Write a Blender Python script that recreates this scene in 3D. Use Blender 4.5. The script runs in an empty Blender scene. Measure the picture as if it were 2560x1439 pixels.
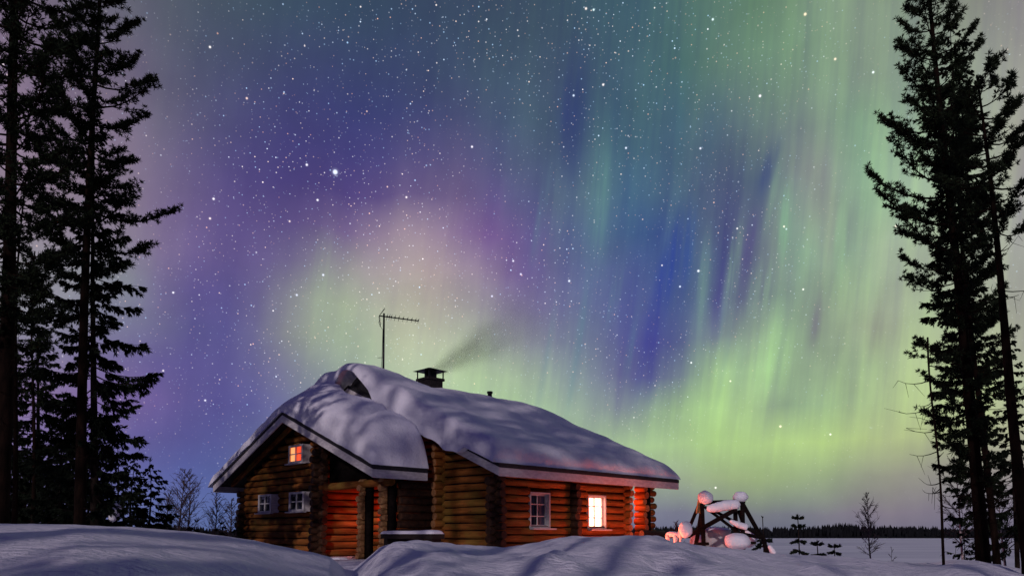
import bpy, math, random
import numpy as np
from mathutils import Vector, Matrix, noise as mnoise

random.seed(7)
SC = bpy.context.scene
COL = SC.collection
R = math.radians
PI = math.pi

# ------------------------------------------------------------------ camera
F = 1849.0            # focal length in pixels of the 2560 px wide photograph
PPY = 1185.0          # image row of the optical axis (rising-front / cropped frame)
PITCH = R(4.6)
CZ = 0.8
cam_d = bpy.data.cameras.new("camera")
cam_d.sensor_width = 36.0
cam_d.lens = F / 2560 * 36
cam_d.shift_y = (PPY - 719.5) / 2560
cam_d.clip_start = 0.05
cam_d.clip_end = 6000
cam = bpy.data.objects.new("camera", cam_d)
COL.objects.link(cam)
cam.location = (0, 0, CZ)
cam.rotation_euler = (PI / 2 + PITCH, 0, 0)
SC.camera = cam
CT, ST = math.cos(PITCH), math.sin(PITCH)


def ray(px, py):
    u = (px - 1280) / F
    v = (PPY - py) / F
    return Vector((u, CT - v * ST, ST + v * CT))


def at(px, py, y):
    """the point at forward distance y that the photograph shows at (px, py)"""
    d = ray(px, py)
    t = y / d.y
    return Vector((d.x * t, y, CZ + d.z * t))


# ------------------------------------------------------------------ render settings
SC.view_settings.view_transform = 'Standard'
SC.view_settings.look = 'None'
SC.view_settings.exposure = 0.0
SC.view_settings.gamma = 1.0
SC.render.engine = 'CYCLES'
SC.cycles.max_bounces = 6
SC.cycles.diffuse_bounces = 3
SC.cycles.transparent_max_bounces = 8
SC.cycles.volume_bounces = 1


# ------------------------------------------------------------------ node helper
class NT:
    def __init__(self, tree):
        self.t = tree
        self.n = tree.nodes
        self.l = tree.links

    def add(self, kind, **kw):
        nd = self.n.new(kind)
        for k, v in kw.items():
            setattr(nd, k, v)
        return nd

    def put(self, sock, val):
        if isinstance(val, bpy.types.NodeSocket):
            self.l.new(val, sock)
        elif val is not None:
            sock.default_value = val

    def math(self, op, a, b=None, c=None, clamp=False):
        nd = self.add('ShaderNodeMath', operation=op, use_clamp=clamp)
        for i, v in enumerate((a, b, c)):
            if v is not None:
                self.put(nd.inputs[i], v)
        return nd.outputs[0]

    def vmath(self, op, a, b=None, scale=None):
        nd = self.add('ShaderNodeVectorMath', operation=op)
        self.put(nd.inputs[0], a)
        if b is not None:
            self.put(nd.inputs[1], b)
        if scale is not None:
            self.put(nd.inputs['Scale'], scale)
        return nd.outputs['Value' if op in ('DISTANCE', 'LENGTH', 'DOT_PRODUCT') else 'Vector']

    def mix(self, fac, a, b, blend='MIX'):
        nd = self.add('ShaderNodeMix', data_type='RGBA', blend_type=blend)
        self.put(nd.inputs[0], fac)
        self.put(nd.inputs[6], a)
        self.put(nd.inputs[7], b)
        return nd.outputs[2]

    def ramp(self, fac, stops, interp='LINEAR'):
        nd = self.add('ShaderNodeValToRGB')
        cr = nd.color_ramp
        cr.interpolation = interp
        while len(cr.elements) < len(stops):
            cr.elements.new(0.5)
        for e, (p, c) in zip(cr.elements, stops):
            e.position = p
        for e, (p, c) in zip(cr.elements, stops):
            e.color = (c[0], c[1], c[2], 1)
        self.put(nd.inputs[0], fac)
        return nd.outputs[0]

    def maprange(self, v, f0, f1, t0, t1, kind='LINEAR'):
        nd = self.add('ShaderNodeMapRange', interpolation_type=kind)
        nd.clamp = True
        for i, x in enumerate((v, f0, f1, t0, t1)):
            self.put(nd.inputs[i], x)
        return nd.outputs[0]

    def noise(self, vec, scale, detail=2.0, rough=0.5, dist=0.0):
        nd = self.add('ShaderNodeTexNoise')
        self.put(nd.inputs['Vector'], vec)
        nd.inputs['Scale'].default_value = scale
        nd.inputs['Detail'].default_value = detail
        nd.inputs['Roughness'].default_value = rough
        nd.inputs['Distortion'].default_value = dist
        return nd.outputs['Fac']

    def combine(self, x, y, z):
        nd = self.add('ShaderNodeCombineXYZ')
        for i, v in enumerate((x, y, z)):
            self.put(nd.inputs[i], v)
        return nd.outputs[0]

    def separate(self, v):
        nd = self.add('ShaderNodeSeparateXYZ')
        self.put(nd.inputs[0], v)
        return nd.outputs


def lin(c):
    c = np.asarray(c, float) / 255.0
    return np.where(c <= 0.04045, c / 12.92, ((c + 0.055) / 1.055) ** 2.4)


# ------------------------------------------------------------------ aurora sky (world)
# colour of the sky glow: rows of (photo row, [(photo column, r, g, b) ...]); turned below into azimuth / elevation ramps
SKY = [
 (0, [(0,125,108,132),(300,100,100,115),(500,74,86,102),(700,62,82,102),(900,56,78,100),(1100,56,72,98),(1300,60,78,100),(1500,62,92,105),(1600,60,90,105),(1700,80,115,112),(1900,98,135,108),(2100,128,155,128),(2250,130,150,130),(2400,135,140,130),(2560,135,130,135)]),
 (160, [(0,130,112,138),(300,105,95,118),(500,78,84,110),(700,64,72,110),(900,58,68,110),(1100,58,74,104),(1250,66,88,108),(1400,66,84,110),(1500,64,88,112),(1700,72,110,112),(1800,92,125,115),(1950,108,145,118),(2080,130,165,130),(2150,125,145,128),(2250,135,160,135),(2560,150,150,145)]),
 (320, [(0,145,125,150),(300,130,115,138),(420,105,100,126),(560,78,76,120),(700,68,66,122),(900,60,62,122),(1000,64,68,120),(1150,72,76,118),(1280,70,88,116),(1380,72,95,115),(1430,58,72,118),(1520,70,102,120),(1650,68,100,118),(1800,72,95,115),(1900,95,115,122),(2050,120,140,130),(2150,130,175,135),(2250,145,180,145),(2560,165,165,150)]),
 (480, [(0,150,130,150),(300,140,125,145),(450,110,95,140),(600,82,70,130),(760,75,65,125),(900,85,70,130),(1000,100,85,135),(1150,105,90,135),(1250,92,88,138),(1380,82,96,130),(1500,86,116,134),(1580,68,102,132),(1700,74,102,130),(1800,75,85,125),(1920,75,95,125),(1960,125,145,135),(2040,140,145,140),(2150,135,175,140),(2250,155,190,150),(2560,170,170,155)]),
 (600, [(0,150,140,155),(300,140,130,150),(420,125,108,150),(550,100,85,140),(700,100,85,140),(850,125,105,145),(960,165,145,160),(1050,170,150,160),(1150,140,115,155),(1230,120,90,150),(1320,110,95,150),(1430,86,100,142),(1500,84,112,142),(1600,62,90,140),(1670,55,75,140),(1750,82,106,138),(1850,75,75,130),(1950,135,155,140),(2000,135,185,145),(2080,145,160,145),(2120,135,170,140),(2200,165,190,155),(2560,165,170,155)]),
 (700, [(0,150,150,155),(300,135,140,150),(430,110,95,150),(520,90,80,145),(650,105,95,145),(760,130,130,145),(850,160,170,150),(960,175,165,165),(1080,185,170,165),(1180,160,145,160),(1300,115,95,150),(1400,100,102,145),(1480,90,104,148),(1570,85,95,145),(1690,66,90,143),(1760,84,108,140),(1820,70,75,135),(1900,104,114,138),(1980,130,160,140),(2060,140,165,140),(2150,160,195,145),(2230,155,170,145),(2560,165,170,150)]),
 (800, [(0,145,145,155),(300,120,120,150),(420,106,102,145),(510,78,74,140),(620,100,95,145),(720,145,150,145),(800,165,180,150),(900,165,185,155),(1000,180,185,160),(1120,175,175,160),(1200,150,150,155),(1350,116,112,148),(1450,102,112,148),(1550,88,95,148),(1680,75,88,143),(1740,98,116,142),(1810,85,80,130),(1900,130,150,135),(1960,150,195,140),(2050,120,130,130),(2100,165,195,145),(2200,155,165,140),(2300,165,190,140),(2560,165,165,150)]),
 (900, [(0,135,125,155),(300,110,100,150),(450,92,84,146),(600,92,88,146),(720,125,125,150),(800,150,160,155),(900,160,180,160),(1000,185,195,165),(1100,185,200,165),(1200,170,190,160),(1300,150,160,155),(1450,118,132,150),(1560,95,95,150),(1620,70,65,145),(1700,92,98,143),(1780,150,185,140),(1920,170,215,145),(2000,140,165,135),(2150,160,190,140),(2300,180,200,145),(2560,170,175,145)]),
 (1000, [(0,140,115,160),(350,115,95,155),(450,96,88,150),(600,86,83,148),(700,105,105,155),(900,150,170,155),(1150,180,210,160),(1250,180,215,155),(1350,165,195,155),(1450,145,165,150),(1560,105,105,145),(1640,140,165,145),(1750,165,205,140),(1850,175,215,140),(1950,130,155,130),(2050,150,185,135),(2250,185,210,140),(2560,175,190,140)]),
 (1080, [(0,135,115,165),(400,94,88,150),(500,88,86,150),(600,88,90,150),(1000,150,175,155),(1500,150,175,145),(1650,165,200,140),(1800,175,215,135),(1950,180,215,130),(2080,185,220,125),(2220,180,200,130),(2560,165,165,135)]),
 (1160, [(0,130,115,165),(400,90,95,160),(500,85,95,165),(1000,140,160,150),(1650,165,190,145),(1800,170,200,130),(1950,160,195,120),(2080,150,180,125),(2220,150,155,130),(2560,150,140,135)]),
 (1240, [(0,130,120,165),(400,95,105,165),(560,85,100,160),(1000,120,130,150),(1720,140,145,140),(1850,150,160,130),(2000,140,145,130),(2150,150,140,140),(2560,135,125,140)]),
 (1300, [(0,125,120,165),(400,95,110,165),(560,85,105,160),(1650,110,110,140),(1800,105,105,135),(2000,105,105,135),(2200,120,110,135),(2560,110,105,135)]),
 (1345, [(0,125,120,160),(400,95,110,160),(560,90,105,155),(1650,95,95,130),(2000,90,92,128),(2560,105,100,130)]),
]


def sky_rgb(px, py):
    ys = [r[0] for r in SKY]
    py = min(max(py, ys[0]), ys[-1])
    j = min(max(np.searchsorted(ys, py) - 1, 0), len(ys) - 2)

    def row(r):
        a = np.array(r[1], float)
        return np.array([np.interp(px, a[:, 0], a[:, k]) for k in (1, 2, 3)])
    t = (py - ys[j]) / (ys[j + 1] - ys[j])
    c = row(SKY[j]) * (1 - t) + row(SKY[j + 1]) * t
    q = 0.05 + 0.13 * min(max((px - 1600) / 450, 0), 1)
    return c * (1 - q) + q * (0.3 * c[0] + 0.5 * c[1] + 0.2 * c[2])


def sky_at(az, el):
    d = Vector((math.sin(az) * math.cos(el), math.cos(az) * math.cos(el), math.sin(el)))
    zc = d.y * CT + d.z * ST
    yc = d.z * CT - d.y * ST
    return lin(sky_rgb(1280 + F * d.x / zc, PPY - F * yc / zc))


world = bpy.data.worlds.new("World")
SC.world = world
world.use_nodes = True
W = NT(world.node_tree)
W.n.clear()
dirv = W.add('ShaderNodeTexCoord').outputs['Generated']
sx, sy, sz = W.separate(dirv)
az = W.math('ARCTAN2', sx, sy)
el = W.math('ARCSINE', sz)
# curtains sway a little: slow wobble of both angles
wob = W.noise(dirv, 5.0, 2.0)
wob2 = W.noise(W.combine(W.math('MULTIPLY', az, 14.0), W.math('MULTIPLY', el, 1.2), 3.7), 1.0, 2.0)
az_w = W.math('ADD', az, W.math('MULTIPLY', W.math('SUBTRACT', wob, 0.5), 0.025))
el_w = W.math('ADD', el, W.math('MULTIPLY', W.math('SUBTRACT', wob2, 0.5), 0.03))
EL = [R(-1.0 + 2.6 * j) for j in range(16)]
LEFT = np.linspace(R(-37), 0, 18)
RIGHT = np.linspace(0, R(37), 32)
fl = W.maprange(az_w, LEFT[0], 0.0, 0.0, 1.0)
fr = W.maprange(az_w, 0.0, RIGHT[-1], 0.0, 1.0)
side = W.math('GREATER_THAN', az_w, 0.0)
prev = None
for j, e in enumerate(EL):
    cl = W.ramp(fl, [(i / 17, sky_at(a, e)) for i, a in enumerate(LEFT)], 'LINEAR')
    cr_ = W.ramp(fr, [(i / 31, sky_at(a, e)) for i, a in enumerate(RIGHT)], 'LINEAR')
    rowc = W.mix(side, cl, cr_)
    if prev is None:
        prev = rowc
    else:
        prev = W.mix(W.maprange(el_w, EL[j - 1], e, 0.0, 1.0), prev, rowc)
glow = prev
# auroral rays: fine streaks that lean a little and fade to the horizon
azs = W.math('SUBTRACT', az, W.math('MULTIPLY', el, 0.13))
r1 = W.noise(W.combine(W.math('MULTIPLY', azs, 48.0), W.math('MULTIPLY', el, 3.2), 0.0), 1.0, 3.0, 0.55)
r2 = W.noise(W.combine(W.math('MULTIPLY', azs, 120.0), W.math('MULTIPLY', el, 5.0), 9.1), 1.0, 3.0, 0.6)
rr = W.math('ADD', W.math('MULTIPLY', W.math('SUBTRACT', r1, 0.5), 1.5), W.math('MULTIPLY', W.math('SUBTRACT', r2, 0.5), 0.45))
east = W.maprange(az, R(-12), R(12), 0.28, 1.0, 'SMOOTHSTEP')
low = W.maprange(el, R(3), R(10), 0.12, 1.0, 'SMOOTHSTEP')
amt = W.math('MULTIPLY', W.math('MULTIPLY', rr, east), low)
glow = W.vmath('MULTIPLY', glow, W.combine(W.math('ADD', 1.0, W.math('MULTIPLY', amt, 0.38)),
                                           W.math('ADD', 1.0, W.math('MULTIPLY', amt, 0.48)),
                                           W.math('ADD', 1.0, W.math('MULTIPLY', amt, 0.10))))
# single rays and dark lanes: (photo column, row) of the upper and the lower end, half width, colour, strength
RAYS = [((1442,120),(1430,440),38,(46,58,118),.6),((1550,180),(1535,420),24,(52,76,120),.5),((1712,520),(1640,800),26,(38,58,152),.75),((1640,740),(1600,1010),34,(58,60,148),.6),
        ((1732,540),(1712,720),13,(36,74,155),.7),((1590,640),(1560,900),26,(62,66,146),.55),((1818,660),(1790,850),19,(74,64,142),.75),((1890,530),(1848,710),13,(84,68,132),.65),((1942,350),(1900,500),17,(56,68,122),.7),
        ((1700,180),(1690,420),22,(58,96,120),.4),((1795,220),(1770,420),24,(62,88,120),.45),((2068,360),(2045,540),17,(116,114,128),.55),((2133,500),(2115,660),10,(118,124,136),.65),((2064,710),(2028,870),13,(120,114,132),.7),
        ((2206,720),(2180,900),14,(128,126,128),.6),((1985,560),(1975,800),14,(122,132,138),.45),((1968,470),(1958,660),15,(136,190,146),.65),((1945,820),(1925,980),34,(168,218,146),.5),((2106,510),(2096,720),13,(150,194,146),.55),
        ((1512,300),(1490,660),26,(104,152,142),.5),((1768,590),(1750,820),14,(116,150,142),.6),((1405,420),(1395,640),20,(98,122,138),.35),((1330,420),(1320,700),24,(88,84,140),.35),((815,600),(790,900),24,(164,186,156),.35),
        ((1240,440),(1225,640),26,(118,86,150),.3),((2010,880),(1985,1080),24,(138,164,136),.5),((1860,820),(1835,1010),16,(150,186,146),.4)]
_rr = random.Random(41)
for _k in range(22):        # finer curtain rays between the broad ones
    _px = _rr.uniform(1330, 2230)
    _py = _rr.uniform(380, 800)
    _ln = _rr.uniform(130, 330)
    _dark = _rr.random() < .55
    _c = ((70, 78, 140) if _px < 1820 else (112, 116, 130)) if _dark else ((94, 128, 146) if _px < 1820 else (152, 192, 150))
    RAYS.append(((_px + _ln * .09, _py), (_px - _ln * .09, _py + _ln), _rr.uniform(7, 16), _c, _rr.uniform(.22, .42)))


def az_el(px, py):
    d = ray(px, py).normalized()
    return math.atan2(d.x, d.y), math.asin(d.z)


azr, elr = az, el
for n_, (p_, q_, hw, rgb, amt_) in enumerate(RAYS):
    if n_ % 4 == 0:      # evaluate the rays a few at a time (keeps the shader's working set small)
        g0_ = W.separate(glow)[0]
        azr = W.math('MULTIPLY_ADD', g0_, 1e-7, az)
        elr = W.math('MULTIPLY_ADD', g0_, 1e-7, el)
    amt_ *= .85 if hw > 20 and rgb[2] > 110 else 1.0
    a1, e1 = az_el(*p_)
    a0, e0 = az_el(*q_)
    k_ = (a1 - a0) / (e1 - e0)
    off = W.math('SUBTRACT', azr, W.math('ADD', a0 - k_ * e0, W.math('MULTIPLY', elr, k_)))
    g_ = W.maprange(W.math('ABSOLUTE', off), 0.0, 1.8 * hw / F, 1.0, 0.0, 'SMOOTHERSTEP')
    mid_, half_ = (e0 + e1) / 2, (e1 - e0) / 2
    w_ = W.maprange(W.math('ABSOLUTE', W.math('SUBTRACT', elr, mid_)), half_ * .05, half_ * 1.5, amt_ * .8, 0.0, 'SMOOTHSTEP')
    g_ = W.math('MULTIPLY', g_, W.maprange(r2, 0.32, 0.68, 0.35, 1.25))
    glow = W.mix(W.math('MULTIPLY', g_, w_), glow, (*lin(rgb), 1))
# mottled faint star dust / colour mottling
m1 = W.noise(dirv, 9.0, 4.0, 0.6)
glow = W.vmath('SCALE', glow, scale=W.maprange(m1, 0.3, 0.7, 0.9, 1.1))
# dark winter sky away from the display (zenith and behind)
up = W.maprange(el, R(40), R(65), 0.0, 1.0, 'SMOOTHSTEP')
glow = W.mix(up, glow, (0.018, 0.026, 0.120, 1))
back = W.maprange(sy, 0.55, -0.2, 0.0, 1.0, 'SMOOTHSTEP')
glow = W.mix(back, glow, (0.014, 0.012, 0.100, 1))


# stars
def star_layer(scale, rad, gain, power):
    nd = W.add('ShaderNodeTexVoronoi', feature='F1', distance='EUCLIDEAN')
    W.put(nd.inputs['Vector'], dirv)
    nd.inputs['Scale'].default_value = scale
    nd.inputs['Randomness'].default_value = 1.0
    d = nd.outputs['Distance']
    c = W.separate(nd.outputs['Color'])
    size = W.maprange(c[0], 0.0, 1.0, rad * 0.6, rad)
    hit = W.maprange(W.math('DIVIDE', d, size), 0.35, 1.0, 1.0, 0.0, 'SMOOTHSTEP')
    mag = W.math('POWER', c[1], power)
    tint = W.ramp(c[2], [(0.0, (1.0, 0.5, 0.3)), (0.25, (1.0, 0.80, 0.66)), (0.5, (0.95, 0.95, 1.0)), (0.85, (0.45, 0.7, 1.0))])
    return W.vmath('SCALE', tint, scale=W.math('MULTIPLY', W.math('MULTIPLY', hit, mag), gain))


starfade = W.math('MULTIPLY', W.maprange(el, R(0.5), R(14), 0.0, 1.0), W.maprange(az, R(12), R(27), 1.0, 0.28))
starfade = W.math('MULTIPLY', starfade, W.maprange(W.noise(dirv, 6.0, 3.0), 0.36, 0.64, 0.35, 1.35))
stars = None
for sc_, rad, gain, pw in ((48, 0.072, 1.3, 1.2), (84, 0.115, 1.1, 1.5), (140, 0.165, 0.95, 1.3), (230, 0.25, 0.55, 1.1)):
    s = star_layer(sc_, rad, gain, pw)
    stars = s if stars is None else W.vmath('ADD', stars, s)
stars = W.vmath('SCALE', stars, scale=starfade)
BRIGHT = [(838,430,6.5,1,(.8,.88,1)),(808,687,4.6,.8,(.75,.8,1)),(742,737,4.4,.75,(.75,.8,1)),(1302,685,4.2,.8,(.85,.85,1)),(1423,702,4.6,.9,(.85,.9,1)),
          (1230,740,4.2,.75,(.75,.78,1)),(1746,677,4.8,1,(.9,.95,1)),(1508,212,4.2,1,(1,.9,.85)),(1434,239,4,.95,(.7,.82,1)),(1180,367,4.2,.95,(1,.95,1)),
          (1900,240,4.6,1,(1,.9,1)),(2013,36,5,.9,(1,.72,.5)),(2088,148,4.4,.8,(1,.72,.55)),(1751,371,4,.95,(.85,.85,1)),(525,118,4,.95,(1,.95,.9)),
          (617,246,4,.9,(1,.7,.55)),(767,412,4.6,.95,(.95,.92,1)),(794,500,4.2,.95,(.95,.95,1)),(534,497,4.4,.95,(1,.97,1)),(525,546,4.2,.9,(1,.85,.75)),
          (724,553,3.8,.8,(1,.8,.7)),(408,926,3.8,.75,(1,.9,.85)),(513,1000,4,.8,(.95,.95,1)),(1951,1065,4.8,.85,(1,.78,.6)),(2076,1085,3.8,.85,(1,.95,.9)),
          (1789,1218,4.2,.9,(1,.93,.9)),(1283,652,4,.85,(.9,.9,1)),(2240,565,4.4,.85,(1,.8,.68)),(1465,22,4.2,1,(1,.85,.75)),(1484,25,3.8,.9,(.8,1,1)),
          (1016,493,4,.95,(1,.9,.85)),(1700,716,3.8,1,(.75,.85,1)),(433,731,3.8,.9,(1,1,1)),(1782,49,4,.9,(.8,.95,1)),(2183,181,4,.9,(.9,1,1)),(1565,370,4,.95,(.8,.85,1)),
          (1655,1 + 662,3.2,.9,(1,.95,.9)),(1843,571,3.4,.9,(1,.95,.9)),(1960,566,3.6,.85,(1,.85,.7)),(2008,723,3.6,.9,(1,.95,.9)),(1728,906,3.6,.95,(1,1,1)),(1826,952,3.6,.8,(1,.9,.7))]
dirs_ = dirv
for n_, (px, py, rad, g, c) in enumerate(BRIGHT):
    if n_ % 5 == 0:
        dirs_ = W.vmath('ADD', dirv, W.vmath('SCALE', stars, scale=1e-8))
    d = ray(px, py).normalized()
    dist = W.vmath('DISTANCE', dirs_, tuple(d))
    rr_ = (rad * .60 if rad < 6 else rad * .9) / F
    hit = W.maprange(dist, rr_ * 0.45, rr_ * 1.15, 1.0, 0.0, 'SMOOTHSTEP')
    halo = W.maprange(dist, rr_ * 0.8, rr_ * 2.0, 0.10, 0.0, 'SMOOTHSTEP')
    stars = W.vmath('ADD', stars, W.vmath('SCALE', tuple(c), scale=W.math('MULTIPLY', W.math('ADD', hit, halo), g)))
total = W.vmath('ADD', glow, stars)
bg = W.add('ShaderNodeBackground')
W.put(bg.inputs['Color'], total)
bg.inputs['Strength'].default_value = 1.0
W.l.new(bg.outputs[0], W.add('ShaderNodeOutputWorld').inputs['Surface'])

# ------------------------------------------------------------------ moonlight
MOON_AZ, MOON_EL = R(-165), R(16.0)      # behind the photographer, a little to one side, low
MOON = Vector((math.sin(MOON_AZ) * math.cos(MOON_EL), math.cos(MOON_AZ) * math.cos(MOON_EL), math.sin(MOON_EL)))
sun_d = bpy.data.lights.new("moon", 'SUN')
sun_d.energy = 1.5
sun_d.angle = R(0.9)
sun_d.color = (1.0, 0.82, 0.86)
sun = bpy.data.objects.new("moon", sun_d)
COL.objects.link(sun)
sun.location = MOON * 60
sun.rotation_euler = (-MOON).to_track_quat('-Z', 'Y').to_euler()


# ------------------------------------------------------------------ mesh helper
class MB:
    def __init__(self):
        self.v, self.f, self.m = [], [], []

    def quad(self, *idx, m=0):
        self.f.append(idx)
        self.m.append(m)

    def box(self, p0, p1, m=0):
        (x0, y0, z0), (x1, y1, z1) = p0, p1
        b = len(self.v)
        self.v += [(x0, y0, z0), (x1, y0, z0), (x1, y1, z0), (x0, y1, z0), (x0, y0, z1), (x1, y0, z1), (x1, y1, z1), (x0, y1, z1)]
        for q in ((0, 3, 2, 1), (4, 5, 6, 7), (0, 1, 5, 4), (1, 2, 6, 5), (2, 3, 7, 6), (3, 0, 4, 7)):
            self.quad(*[b + i for i in q], m=m)

    def prism(self, poly, d, m=0):
        """poly: list of 3D points in one plane, swept by vector d"""
        b, n = len(self.v), len(poly)
        d = Vector(d)
        self.v += [tuple(p) for p in poly] + [tuple(Vector(p) + d) for p in poly]
        self.quad(*range(b + n - 1, b - 1, -1), m=m)
        self.quad(*range(b + n, b + 2 * n), m=m)
        for i in range(n):
            j = (i + 1) % n
            self.quad(b + i, b + j, b + n + j, b + n + i, m=m)

    def bar(self, p0, p1, w, h, up=(0, 0, 1), m=0):
        p0, p1 = Vector(p0), Vector(p1)
        d = (p1 - p0).normalized()
        s = d.cross(Vector(up))
        if s.length < 1e-4:
            s = d.cross(Vector((1, 0, 0)))
        s.normalize()
        t = s.cross(d)
        self.prism([p0 - s * w / 2 - t * h / 2, p0 + s * w / 2 - t * h / 2, p0 + s * w / 2 + t * h / 2, p0 - s * w / 2 + t * h / 2], p1 - p0, m=m)

    def tube(self, pts, radii, n=8, cap=True, m=0, capm=None, jit=0.0):
        pts = [Vector(p) for p in pts]
        b0 = len(self.v)
        ref = None
        for i, p in enumerate(pts):
            d = (pts[min(i + 1, len(pts) - 1)] - pts[max(i - 1, 0)])
            if d.length < 1e-9:
                d = Vector((0, 0, 1))
            d.normalize()
            if ref is None:
                ref = Vector((1, 0, 0)) if abs(d.x) < 0.8 else Vector((0, 1, 0))
            u = (ref - d * ref.dot(d)).normalized()
            w = d.cross(u)
            ref = u
            for k in range(n):
                a = 2 * PI * k / n
                r = radii[i] * (1 + (random.uniform(-jit, jit) if jit else 0))
                self.v.append(tuple(p + (u * math.cos(a) + w * math.sin(a)) * r))
        for i in range(len(pts) - 1):
            for k in range(n):
                a, b = b0 + i * n + k, b0 + i * n + (k + 1) % n
                self.quad(a, b, b + n, a + n, m=m)
        if cap:
            cm = m if capm is None else capm
            self.quad(*[b0 + k for k in range(n - 1, -1, -1)], m=cm)
            e = b0 + (len(pts) - 1) * n
            self.quad(*[e + k for k in range(n)], m=cm)

    def log(self, p0, p1, r, m=0, capm=1, n=10):
        p0, p1 = Vector(p0), Vector(p1)
        L = (p1 - p0).length
        k = max(2, int(L / 0.45) + 1)
        pts, rad = [], []
        for i in range(k):
            t = i / (k - 1)
            pts.append(p0.lerp(p1, t) + Vector((random.uniform(-.006, .006), random.uniform(-.006, .006), random.uniform(-.008, .008))))
            rad.append(r * random.uniform(0.95, 1.04))
        # rounded shoulder at the sawn ends
        d = (p1 - p0).normalized()
        pts = [pts[0]] + [pts[0] + d * 0.02] + pts[1:-1] + [pts[-1] - d * 0.02, pts[-1]]
        rad = [rad[0] * 0.93] + [rad[0]] + rad[1:-1] + [rad[-1], rad[-1] * 0.93]
        self.tube(pts, rad, n=n, m=m, capm=capm)

    def build(self, name, mats, parent=None, smooth=False, flatcaps=True):
        me = bpy.data.meshes.new(name)
        me.from_pydata(self.v, [], self.f)
        if not isinstance(mats, (list, tuple)):
            mats = [mats]
        for m in mats:
            me.materials.append(m)
        me.polygons.foreach_set('material_index', np.array(self.m, dtype=np.int32))
        if smooth:
            me.polygons.foreach_set('use_smooth', np.array([len(f) <= 4 for f in self.f], dtype=bool))
        me.update()
        o = bpy.data.objects.new(name, me)
        COL.objects.link(o)
        if parent is not None:
            o.parent = parent
        return o


def tag(o, label=None, cat=None, group=None, kind=None):
    if label:
        o['label'] = label
    if cat:
        o['category'] = cat
    if group:
        o['group'] = group
    if kind:
        o['kind'] = kind
    return o


def empty(name, loc, rz=0.0):
    o = bpy.data.objects.new(name, None)
    o.empty_display_size = 0.3
    COL.objects.link(o)
    o.location = loc
    o.rotation_euler = (0, 0, rz)
    return o


# ------------------------------------------------------------------ materials
def material(name):
    m = bpy.data.materials.new(name)
    m.use_nodes = True
    t = NT(m.node_tree)
    p = t.n['Principled BSDF']
    return m, t, p


def bump(t, p, h, strength, dist):
    b = t.add('ShaderNodeBump')
    b.inputs['Strength'].default_value = strength
    b.inputs['Distance'].default_value = dist
    t.put(b.inputs['Height'], h)
    t.put(p.inputs['Normal'], b.outputs[0])


def noisy(name, c0, c1, scale=3.0, stretch=(1, 1, 1), rough=0.7, bstr=0.0, bdist=0.02, detail=4.0, spec=0.3, metal=0.0, lo=0.35, hi=0.65):
    m, t, p = material(name)
    co = t.add('ShaderNodeTexCoord').outputs['Object']
    mp = t.vmath('MULTIPLY', co, tuple(stretch))
    n = t.noise(mp, scale, detail, 0.6)
    t.put(p.inputs['Base Color'], t.ramp(n, [(lo, c0), (hi, c1)]))
    p.inputs['Roughness'].default_value = rough
    p.inputs['Specular IOR Level'].default_value = spec
    p.inputs['Metallic'].default_value = metal
    if bstr:
        bump(t, p, n, bstr, bdist)
    return m


def snow_material(name, dist=0.05, strength=0.5):
    m, t, p = material(name)
    co = t.add('ShaderNodeTexCoord').outputs['Object']
    a = t.noise(co, 2.2, 3.0, 0.5)
    b = t.noise(co, 14.0, 4.0, 0.65)
    c = t.noise(co, 120.0, 2.0, 0.5)
    w = t.noise(t.vmath('MULTIPLY', co, (1.0, 3.2, 3.2)), 4.5, 3.0, 0.55, 0.6)
    a = t.math('ADD', a, t.math('MULTIPLY', w, 0.35))
    h = t.math('ADD', t.math('MULTIPLY', a, 1.0), t.math('ADD', t.math('MULTIPLY', b, 0.35), t.math('MULTIPLY', c, 0.06)))
    t.put(p.inputs['Base Color'], t.ramp(b, [(0.3, (0.72, 0.75, 0.83)), (0.7, (0.80, 0.82, 0.87))]))
    p.inputs['Roughness'].default_value = 0.75
    p.inputs['Specular IOR Level'].default_value = 0.25
    bump(t, p, h, strength, dist)
    return m


def log_material(name, stretch):
    m, t, p = material(name)
    co = t.add('ShaderNodeTexCoord').outputs['Object']
    g = t.noise(t.vmath('MULTIPLY', co, tuple(stretch)), 9.0, 5.0, 0.65, 0.3)
    big = t.noise(co, 1.1, 3.0, 0.6)
    knots = t.noise(co, 5.5, 2.0, 0.5)
    c = t.ramp(g, [(0.28, (0.13, 0.042, 0.010)), (0.5, (0.34, 0.120, 0.027)), (0.75, (0.54, 0.205, 0.052))])
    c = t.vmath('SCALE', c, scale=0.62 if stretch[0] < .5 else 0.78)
    each = t.noise(t.vmath('MULTIPLY', co, tuple(.04 if v < .5 else v for v in stretch)), 4.3, 1.0)
    c = t.vmath('SCALE', c, scale=t.maprange(each, 0.3, 0.7, 0.55, 1.3))
    c = t.mix(t.maprange(big, 0.46, 0.66, 0.0, 0.75), c, (0.17, 0.11, 0.022, 1))
    c = t.mix(t.maprange(knots, 0.68, 0.74, 0.0, 0.7), c, (0.05, 0.02, 0.008, 1))
    t.put(p.inputs['Base Color'], c)
    p.inputs['Roughness'].default_value = 0.8
    p.inputs['Specular IOR Level'].default_value = 0.1
    bump(t, p, g, 0.5, 0.015)
    return m


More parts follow.
